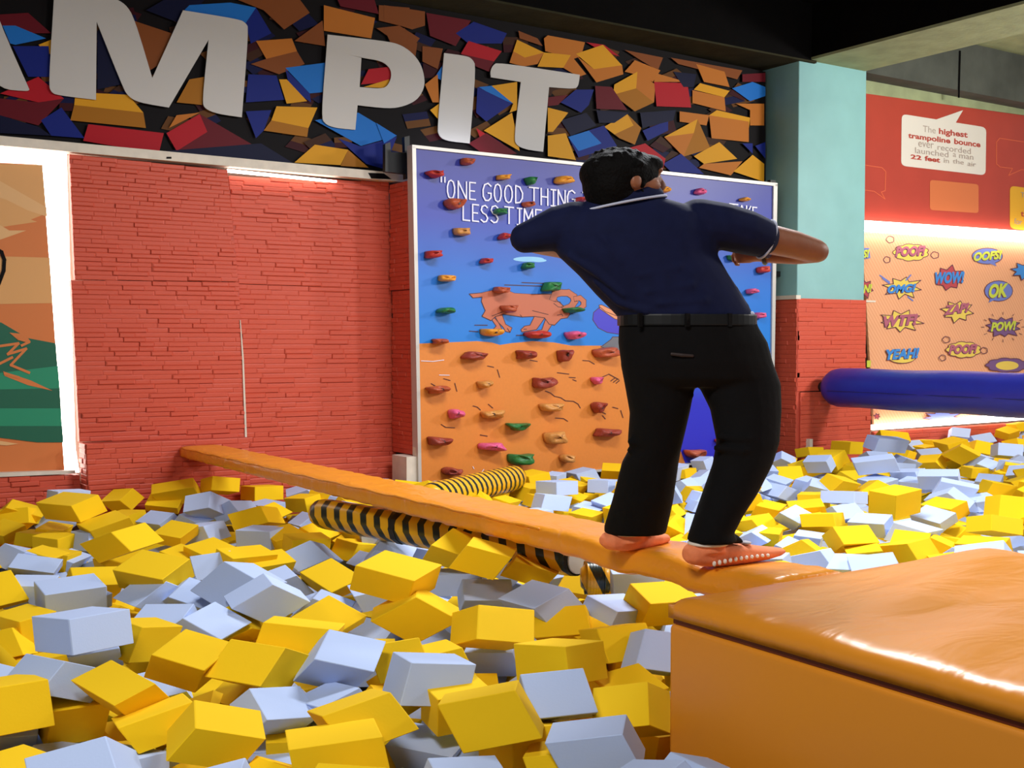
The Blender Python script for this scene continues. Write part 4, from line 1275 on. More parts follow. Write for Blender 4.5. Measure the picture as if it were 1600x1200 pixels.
BLOCKS = [
('y',.757,4.297,-.387,.007,-.067,-.146,-.018,.255,-.034,.188,.017,-.002),
('y',1.011,5.832,-.554,-.028,.118,.106,.089,.129,-.036,-.136,.065,-.031),
('b',.934,4.426,-.359,-.088,.230,-.010,.193,.066,-.083,-.104,-.058,-.086),
('b',1.158,5.008,-.334,.003,-.048,-.137,-.093,.251,-.025,.271,.103,-.011),
('y',1.465,5.229,-.465,.197,.050,-.031,-.067,-.016,-.144,-.054,.232,.001),
('y',1.440,4.481,-.384,-.155,.150,.050,.176,.131,.049,.013,.154,-.127),
('y',1.108,4.181,-.382,-.081,.268,.035,-.149,-.029,-.044,-.111,-.090,.123),
('y',.982,4.450,-.500,-.205,-.008,.006,-.011,.083,-.154,.003,-.229,-.035),
('y',1.163,3.933,-.428,.036,.224,-.033,.246,-.011,.049,.054,-.049,-.082),
('y',1.247,3.633,-.401,.080,.254,.009,.209,-.056,-.058,-.081,.040,-.101),
('b',.806,4.556,-.561,-.157,.034,.009,.010,.119,-.112,-.056,-.205,-.063),
('b',.826,3.553,-.406,-.216,.072,-.047,-.008,-.146,-.052,-.125,-.130,.107),
('b',1.001,3.870,-.530,.179,.072,-.017,-.104,.261,-.027,.010,.035,.084),
('b',1.256,5.271,-.484,-.209,.031,-.016,.051,.125,-.111,-.013,-.203,-.069),
('y',1.878,4.432,-.352,.250,-.173,-.031,.124,.197,-.029,.063,.022,.125),
('b',1.925,4.141,-.381,.149,.190,.055,.199,-.103,-.055,-.029,.140,-.114),
('y',1.643,4.275,-.388,.134,.078,.109,-.138,.220,.006,-.153,-.107,.078),
('y',1.719,4.591,-.611,-.016,.225,-.032,.103,.040,.062,.173,-.023,-.082),
('b',1.597,4.007,-.483,.008,.198,.062,.213,.031,-.034,-.047,.082,-.073),
('b',1.833,3.971,-.510,.178,.041,.034,-.030,.196,-.017,-.088,.019,.126),
('y',1.697,3.483,-.393,-.241,.011,-.041,.045,.228,-.052,.058,-.095,-.109),
('y',1.516,3.294,-.399,.078,.217,-.015,-.269,.090,-.015,-.012,.024,.094),
('y',1.640,3.975,-.602,.081,.185,.017,.143,-.062,-.001,.014,.032,-.104),
('y',2.301,5.080,-.458,.206,.028,.074,-.120,.167,.083,-.073,-.181,.078),
('y',2.684,5.423,-.625,.104,.036,.061,-.067,.181,.004,-.130,-.056,.076),
('y',2.489,4.558,-.353,-.172,.109,-.106,.173,-.084,-.112,-.114,-.201,-.006),
('y',2.665,4.195,-.363,.090,.131,.108,.258,-.046,-.047,-.004,.216,-.076),
('b',2.774,4.339,-.537,.154,-.155,.013,.084,.047,-.130,.103,.113,.031),
('b',2.074,3.702,-.368,.058,.254,-.026,.236,-.059,-.029,-.064,-.031,-.137),
('y',2.115,3.570,-.438,.024,.047,-.149,.024,.164,.015,.210,-.029,.006),
('y',2.039,3.214,-.366,-.215,.134,-.047,.037,-.103,-.137,-.127,-.172,.029),
('y',2.191,4.017,-.753,.146,.026,.012,.036,-.095,-.070,-.004,.133,-.054),
('b',1.807,3.019,-.495,.050,.173,.016,.214,-.052,-.018,-.021,.053,-.128),
('y',2.640,3.660,-.379,-.072,.248,-.033,.235,.064,-.024,-.028,-.066,-.131),
('b',2.406,3.355,-.399,.050,.155,.110,-.203,.103,-.016,-.103,-.159,.078),
('y',2.602,3.175,-.439,.129,.163,.088,-.106,.180,-.051,-.123,-.019,.061),
('b',2.247,2.920,-.423,.135,.147,.000,-.177,.167,-.042,-.049,.040,.114),
('y',2.215,2.985,-.481,-.222,.180,-.038,.141,.160,-.025,.007,-.049,-.083),
('b',3.189,3.704,-.440,.131,.092,.122,.201,-.122,-.036,.078,.193,-.067),
('y',3.220,3.533,-.523,.139,.204,.084,.039,.151,-.123,-.137,.072,.013),
('y',3.004,3.203,-.599,.030,.142,-.129,.200,.021,.019,.029,-.163,-.049),
('y',3.267,4.285,-.505,.038,.232,.005,.160,-.028,.044,.105,-.005,-.115),
('y',3.174,4.381,-.458,-.209,.154,-.024,.129,.135,-.083,-.067,-.140,-.097),
('y',3.196,3.999,-.462,.014,.107,.126,.233,-.052,.007,.056,.211,-.056),
('y',3.614,4.200,-.376,.059,.224,.050,.260,-.062,-.004,.017,.096,-.131),
('y',4.034,4.434,-.604,.143,-.068,.017,.075,.150,-.009,-.025,.030,.102),
('b',3.855,4.676,-.373,.137,.221,.013,.225,-.141,.007,.023,.016,-.140),
('y',3.718,4.902,-.440,.088,.032,.077,-.067,.191,-.000,-.220,-.081,.086),
('b',3.139,4.497,-.378,-.021,.276,-.002,.215,.021,.064,.119,.009,-.120),
('b',3.134,5.001,-.431,.081,.159,.071,.232,-.102,-.010,.042,.124,-.096),
('b',3.145,5.286,-.408,-.221,.173,-.010,.148,.188,-.012,-.001,-.022,-.110),
('y',3.015,4.830,-.196,-.170,.138,.055,.150,.183,.002,-.068,.062,-.114),
('y',3.378,4.945,-.316,-.173,.142,.064,.132,.154,.005,-.052,.055,-.081),
('y',3.090,5.257,-.220,-.107,.121,.045,.032,.151,-.101,-.190,-.096,-.060),
('y',2.468,4.708,-.208,.219,.131,.029,-.165,.248,.047,-.009,-.084,.127),
('b',2.729,5.388,-.438,.063,.215,.012,.243,-.078,.042,.053,.002,-.090),
('y',2.620,5.736,-.414,-.092,.202,.084,.189,.012,.056,.078,.157,-.087),
('b',2.093,5.334,-.380,-.188,.053,-.103,.189,-.008,-.106,-.038,-.218,-.014),
('b',2.451,5.967,-.457,.028,.234,.017,-.152,.027,-.044,-.109,-.015,.111),
('b',1.786,5.297,-.469,.196,.125,.030,-.131,.136,.089,.046,-.158,.094),
('b',2.060,5.624,-.365,-.087,.254,.067,.154,-.071,.144,.197,.112,-.048),
('b',2.318,6.686,-.467,.001,.126,.123,.213,-.098,.029,.112,.186,-.057),
('y',2.555,6.541,-.453,-.022,.173,.052,.291,.030,.009,.002,.081,-.081),
('y',2.456,6.601,-.440,-.016,.238,.025,.286,.024,-.007,-.011,.046,-.136),
('y',3.059,7.092,-.454,.035,.239,.007,.255,-.034,-.008,-.006,.010,-.092),
('b',2.919,6.692,-.475,.176,-.078,.083,-.054,.179,.086,-.157,-.145,.060),
('y',3.061,7.476,-.488,-.029,.225,.040,.225,.011,.034,.058,.079,-.120),
('b',2.934,7.560,-.472,-.007,.004,.127,-.168,.204,-.003,-.184,-.154,-.001),
('b',2.726,8.128,-.498,-.042,.038,.115,.198,.135,.007,-.125,.193,-.032),
('y',3.036,7.920,-.400,-.015,.124,.104,-.181,.171,-.070,-.185,-.141,.043),
('b',2.904,8.578,-.378,-.147,.150,-.042,.208,.111,-.102,-.071,-.165,-.100),
('b',2.838,8.673,-.500,-.108,.147,.069,.201,.110,.026,-.027,.139,-.105),
('y',3.256,9.310,-.320,.041,.086,.104,.245,.022,-.036,-.035,.187,-.042),
('y',2.885,9.272,-.346,.067,.220,.049,.301,-.126,.048,.090,.060,-.121),
('y',2.794,9.293,-.427,.084,.097,.089,-.224,.116,.029,-.058,-.170,.073),
('y',2.471,9.327,-.379,.141,.137,.072,-.113,.150,-.017,-.105,-.044,.089),
('y',1.900,8.491,-.292,-.073,-.041,.127,.217,.127,.049,-.170,.300,.001),
('b',2.061,9.330,-.343,.018,.017,.131,.250,.041,-.014,-.034,.217,-.006),
('y',1.705,9.325,-.437,.084,.197,.035,-.244,.056,.086,.099,-.107,.110),
('y',1.682,9.280,-.448,.010,.083,.107,-.228,.131,-.023,-.121,-.183,.047),
('y',1.520,8.850,-.483,.169,.100,.052,-.121,.143,.039,-.030,-.099,.084),
('b',1.949,9.289,-.512,.015,.234,.019,.111,-.028,.084,.192,.009,-.078),
('y',1.817,8.749,-.517,-.151,.095,.030,.128,.188,.018,-.034,.065,-.124),
('y',2.081,8.288,-.414,.280,.040,.066,-.050,.187,.033,-.062,-.068,.090),
('b',1.989,8.308,-.502,.006,-.001,.126,.194,.122,-.004,-.087,.142,.003),
('y',1.846,6.982,-.319,-.088,.094,.108,.249,.184,.013,-.131,.205,-.087),
('y',2.473,7.982,-.464,.177,.150,.057,-.148,.141,.030,-.022,-.078,.082),
('b',2.614,8.818,-.510,-.124,.188,.009,.146,.090,.066,.108,.086,-.107),
('y',1.914,7.310,-.487,-.076,.115,.051,.224,.053,.066,.054,.172,-.093),
('y',1.771,6.084,-.343,.190,.136,.068,-.190,.217,.035,-.063,-.117,.120),
('b',1.732,5.999,-.435,.169,.028,.104,-.051,.221,.010,-.142,-.045,.074),
('b',1.408,6.233,-.475,-.118,.201,.044,.230,.113,.037,.015,.067,-.083),
('b',1.363,6.144,-.422,-.005,.240,.028,.298,.006,.008,.015,.050,-.130),
('b',1.476,7.573,-.518,.073,.077,.068,-.242,.104,.046,-.036,-.184,.073),
('y',1.058,6.344,-.399,-.062,.134,.133,-.197,.002,-.027,-.035,-.220,.061),
('y',1.112,5.959,-.502,.185,.086,.013,-.092,.205,.009,-.023,-.026,.130),
('b',1.417,7.802,-.500,.120,-.001,.094,-.085,.211,.036,-.174,-.109,.067),
('y',1.557,7.782,-.525,-.141,.133,.045,.128,.131,.006,-.055,.076,-.125),
('y',1.711,8.632,-.518,.018,.001,.090,-.200,.170,.015,-.129,-.156,.009),
('y',1.755,8.338,-.514,-.132,.164,.012,.165,.133,.013,.010,.034,-.131),
('y',1.644,7.824,-.531,.019,-.022,.109,.118,.122,.000,-.181,.179,.023),
('b',1.708,7.813,-.563,-.109,.098,.043,.155,.158,.011,-.061,.091,-.112),
('y',2.261,7.302,-.515,-.105,.125,.047,.182,.140,.012,-.047,.099,-.115),
('y',2.447,7.200,-.486,-.077,.210,.044,.220,.063,.029,.028,.093,-.120),
('y',3.834,8.942,-.465,.195,.131,.011,-.111,.171,-.009,-.025,.004,.116),
('b',3.572,8.175,-.512,.007,.238,-.008,.124,.006,.078,.178,-.014,-.087),
('y',3.318,7.537,-.488,.208,.105,.028,-.107,.134,.089,.039,-.166,.092),
('y',3.560,7.653,-.587,.116,.166,.062,-.133,.084,.008,-.049,-.114,.118),
('y',3.340,6.927,-.506,-.057,.003,-.113,.211,.047,-.033,.045,-.234,-.010),
('b',3.312,6.633,-.542,.036,.233,-.021,.102,.007,.072,.183,-.048,-.077),
('y',3.642,9.373,-.413,.011,.024,.115,.268,.033,-.011,-.031,.251,-.014),
('b',3.505,8.938,-.501,-.092,.210,.011,.206,.091,.014,.018,.029,-.132),
('b',4.018,9.376,-.462,.081,.208,.034,.157,-.091,.057,.130,.006,-.107),
('y',3.434,8.701,-.502,-.117,.106,.080,.167,.171,.005,-.107,.118,-.097),
('b',2.468,5.517,-.517,-.151,.103,.066,.111,.142,.010,-.091,.102,-.113),
('b',9.387,8.385,-.416,-.108,.227,-.019,.198,.109,.051,.095,.014,-.125),
('y',10.508,8.981,-.345,.026,.002,.137,-.022,.263,-.001,-.251,-.023,.014),
('y',9.957,9.034,-.377,.025,.054,.092,.019,.221,-.042,-.219,.025,.012),
('y',8.791,8.260,-.478,.051,.097,.125,-.203,.139,-.010,-.128,-.175,.057),
('b',8.209,7.880,-.501,.216,.097,.018,-.092,.177,.051,.015,-.106,.119),
('b',7.876,7.499,-.510,.106,-.018,.096,-.002,.236,.014,-.203,-.018,.068),
('y',9.482,9.014,-.455,.075,.023,.104,.034,.223,-.023,-.210,.045,.042),
('b',9.426,8.962,-.440,.174,.160,.061,-.153,.069,.079,.061,-.168,.083),
('y',8.211,7.117,-.425,.045,.228,.044,.229,-.012,-.048,-.074,.086,-.114),
('y',9.049,7.680,-.493,.014,.202,.067,.238,-.011,-.002,.001,.124,-.114),
('y',9.749,8.539,-.405,-.105,-.007,.138,.281,.072,.068,-.051,.233,-.010),
('y',9.922,8.442,-.519,-.091,.133,.046,.202,.126,.012,-.043,.103,-.117),
('b',8.774,7.163,-.277,-.257,.265,-.051,.163,.172,.023,.065,-.008,-.122),
('b',10.246,8.226,-.235,.023,-.044,.137,.319,-.147,-.029,.132,.268,.020),
('y',11.718,9.320,-.333,.153,.165,.094,-.288,.197,.035,-.056,-.147,.108),
('y',9.612,7.850,-.496,-.101,.150,.078,.215,.070,.045,.010,.167,-.095),
('b',8.704,7.075,-.458,-.003,.260,.026,.250,-.007,.036,.058,.045,-.128),
('y',8.491,6.927,-.479,-.129,.128,.089,.172,-.049,.098,.120,.199,-.034),
('b',7.466,6.404,-.403,.034,.028,.094,-.080,.283,-.019,-.240,-.064,.031),
('y',6.942,6.315,-.463,.150,.179,.032,-.195,.180,-.030,-.073,-.015,.126),
('b',6.634,6.165,-.470,-.059,.157,.072,.164,-.011,.050,.092,.158,-.081),
('y',6.669,5.921,-.456,.013,.036,.090,-.106,.231,-.025,-.221,-.096,.020),
('b',7.274,6.257,-.507,.004,.123,.091,.231,-.039,.015,.048,.187,-.078),
('b',6.637,5.449,-.432,-.104,.233,-.005,.213,.099,.038,.053,.020,-.107),
('y',6.010,5.101,-.423,.058,.146,.092,.232,-.096,.004,.071,.160,-.090),
('y',5.946,4.918,-.509,.138,.158,.020,.156,-.147,.029,.068,-.005,-.129),
('b',5.455,4.431,-.459,.155,.168,.042,-.172,.192,-.041,-.100,-.010,.120),
('b',5.760,5.325,-.517,-.106,.234,.077,.140,.015,.045,.072,.121,-.080),
('b',5.612,5.047,-.511,-.013,.083,.087,.213,.103,-.019,-.104,.184,-.059),
('y',5.614,5.148,-.487,-.048,.157,.091,.198,.122,-.031,-.123,.128,-.088),
('y',6.424,6.379,-.524,.224,.040,.027,-.043,.060,.083,.017,-.218,.052),
('y',6.025,5.846,-.531,.168,.123,.013,-.102,.139,.006,-.012,-.030,.135),
('b',5.943,5.902,-.525,.211,.101,.022,-.067,.094,.067,.049,-.169,.088),
('b',6.112,5.563,-.528,.170,.116,.009,-.104,.150,.014,.004,-.041,.136),
('y',6.891,6.691,-.510,.206,.113,.022,-.098,.161,.032,.002,-.082,.123),
('y',7.697,5.621,-.424,-.024,.264,.007,.230,.018,.046,.067,.019,-.108),
('y',7.111,5.622,-.320,-.041,-.040,.184,.314,.014,.024,-.011,.236,.013),
('b',7.430,5.517,-.458,.180,-.010,.067,-.026,.245,.034,-.098,-.049,.079),
('b',6.729,5.161,-.467,.237,.050,-.006,-.044,.246,.040,.025,-.065,.127),
('y',6.455,4.983,-.488,.178,.096,.071,-.122,.196,.012,-.097,-.088,.110),
('y',6.695,4.984,-.525,-.066,.117,.054,.202,.126,-.007,-.082,.114,-.105),
('y',7.664,5.406,-.591,.073,.183,-.002,.092,-.034,.074,.181,-.072,-.078),
('y',6.542,4.479,-.458,.195,.076,.025,-.098,.271,-.015,-.056,-.000,.137),
('y',7.224,4.873,-.412,.077,.051,.098,.043,.231,-.048,-.251,.076,.046),
('y',7.912,5.230,-.395,.112,.057,.171,.206,-.125,-.026,.106,.204,-.042),
('b',6.203,4.232,-.437,.184,.129,.037,.133,-.245,.058,.110,-.034,-.127),
('y',6.179,4.760,-.479,-.001,.229,-.050,.240,.012,.013,.025,-.091,-.132),
('y',6.520,5.180,-.562,-.016,.058,.085,.227,.047,.005,-.039,.216,-.049),
('y',7.761,5.105,-.546,.013,.006,.092,.230,.006,-.008,-.004,.238,-.006),
('b',7.628,5.052,-.558,.165,.178,-.024,.091,-.052,.072,.124,-.152,-.082),
('b',8.727,6.000,-.508,.108,.201,.029,.176,-.105,.027,.070,.023,-.125),
('b',8.700,6.056,-.518,-.006,.026,.098,.234,-.009,.007,.013,.236,-.021),
('b',8.291,6.010,-.451,-.106,.132,.124,.219,.099,.026,-.056,.189,-.078),
('y',11.199,7.969,-.378,-.081,.168,-.110,.122,-.165,-.106,-.201,-.123,-.013),
('y',11.070,8.249,-.491,-.050,.229,-.031,.186,.073,.076,.143,-.012,-.105),
('b',8.984,6.621,-.377,.194,.129,.041,-.184,.292,-.016,-.071,-.026,.131),
('y',10.917,7.590,-.522,.006,-.012,.111,.084,.203,.004,-.228,.092,.005),
('b',11.055,7.577,-.474,-.066,.145,.055,.195,.021,.056,.068,.146,-.092),
('y',10.647,7.129,-.521,-.046,.145,.046,.228,.070,.004,-.029,.113,-.115),
('b',9.973,6.791,-.499,-.099,.201,.005,.196,.091,.058,.087,.057,-.119),
('y',9.648,6.493,-.496,.057,-.038,.116,.199,-.124,-.041,.128,.203,.001),
('b',8.991,6.870,-.450,-.074,.257,.003,.237,.069,.027,.029,.014,-.092),
('b',9.295,7.008,-.489,-.095,.210,-.039,.220,.091,-.016,-.002,-.076,-.129),
('b',8.669,6.228,-.410,-.177,.249,.054,.199,.137,.008,-.033,.071,-.129),
('y',12.761,8.846,-.464,.144,.058,.134,-.184,.111,.044,-.081,-.205,.055),
('b',13.630,9.400,-.428,-.005,.098,.112,.214,-.149,.047,.145,.167,-.043),
('b',12.442,8.246,-.428,.093,.055,.139,.228,-.174,-.023,.125,.187,-.049),
('y',14.326,9.490,-.384,.002,.210,.046,.208,-.031,.045,.083,.077,-.106),
('b',13.296,9.506,-.346,.099,.049,.110,-.161,.165,.020,-.126,-.147,.055),
('y',12.298,9.285,-.504,.020,.225,.010,.232,-.022,.016,.030,.020,-.136),
('y',12.314,8.901,-.405,.073,.263,.018,.277,-.088,.059,.086,.007,-.128),
('b',13.328,9.510,-.506,-.024,.180,.069,.236,.022,.011,.001,.138,-.109),
('y',14.640,9.527,-.310,-.038,.033,.104,.193,-.066,.030,.072,.193,-.011),
('b',11.678,8.743,-.489,.115,.171,.055,.199,-.155,.023,.090,.064,-.118),
('b',5.905,8.243,-.409,.010,.019,.115,-.038,.263,-.013,-.261,-.039,.009),
('b',5.460,7.698,-.439,.051,.014,.115,.226,-.064,-.029,.061,.233,-.017),
('y',6.135,8.967,-.418,-.039,-.012,.118,.244,.008,.025,-.009,.268,.007),
('y',6.366,8.682,-.493,-.094,.198,.053,.208,.108,-.009,-.058,.080,-.123),
('b',6.772,9.020,-.442,.026,.225,-.001,.213,-.023,.040,.073,-.009,-.122),
('y',6.760,9.010,-.475,-.034,.137,.072,.220,.052,.003,-.031,.153,-.094),
('b',6.602,8.489,-.467,.020,.017,.116,-.099,.186,-.003,-.202,-.109,.015),
('y',5.859,8.634,-.487,.037,-.038,.118,-.038,.252,.029,-.233,-.044,.019),
('y',5.734,8.236,-.518,.057,.231,-.002,.048,-.010,.095,.222,-.054,-.036),
('y',5.351,8.260,-.527,-.075,.143,.038,.194,.109,-.006,-.054,.077,-.123),
('b',5.591,7.371,-.501,-.112,.180,.029,.203,.120,.015,-.006,.063,-.127),
('y',5.399,7.167,-.512,-.089,.173,.022,.207,.106,.009,-.006,.051,-.128),
('y',6.120,8.319,-.556,-.101,.102,.047,.182,.148,.023,-.048,.116,-.110),
('y',7.057,8.950,-.408,.128,.148,.056,.140,-.113,-.007,.052,.090,-.108),
('b',6.413,8.996,-.447,-.072,.139,.007,.180,.091,.014,.016,.028,-.121),
('y',8.008,8.984,-.482,-.007,.012,.089,.218,.067,.003,-.065,.219,-.012),
('b',7.915,9.017,-.462,-.007,-.033,.141,.241,.111,.012,-.099,.215,.013),
('b',8.378,9.062,-.413,-.053,.148,-.009,-.051,.002,.109,.208,.082,.030),
('y',7.066,7.732,-.495,.061,.239,.016,.044,-.037,.118,.226,-.049,-.030),
('b',6.959,7.498,-.509,.088,.221,-.003,.063,-.021,.106,.209,-.084,-.043),
('y',6.406,7.368,-.571,-.045,.075,.077,.199,.129,-.002,-.108,.166,-.070),
('b',6.885,7.437,-.562,.081,.198,-.005,.050,-.014,.088,.216,-.090,-.041),
('y',5.723,6.538,-.517,-.108,.079,.068,.186,.103,.053,-.027,.187,-.080)]
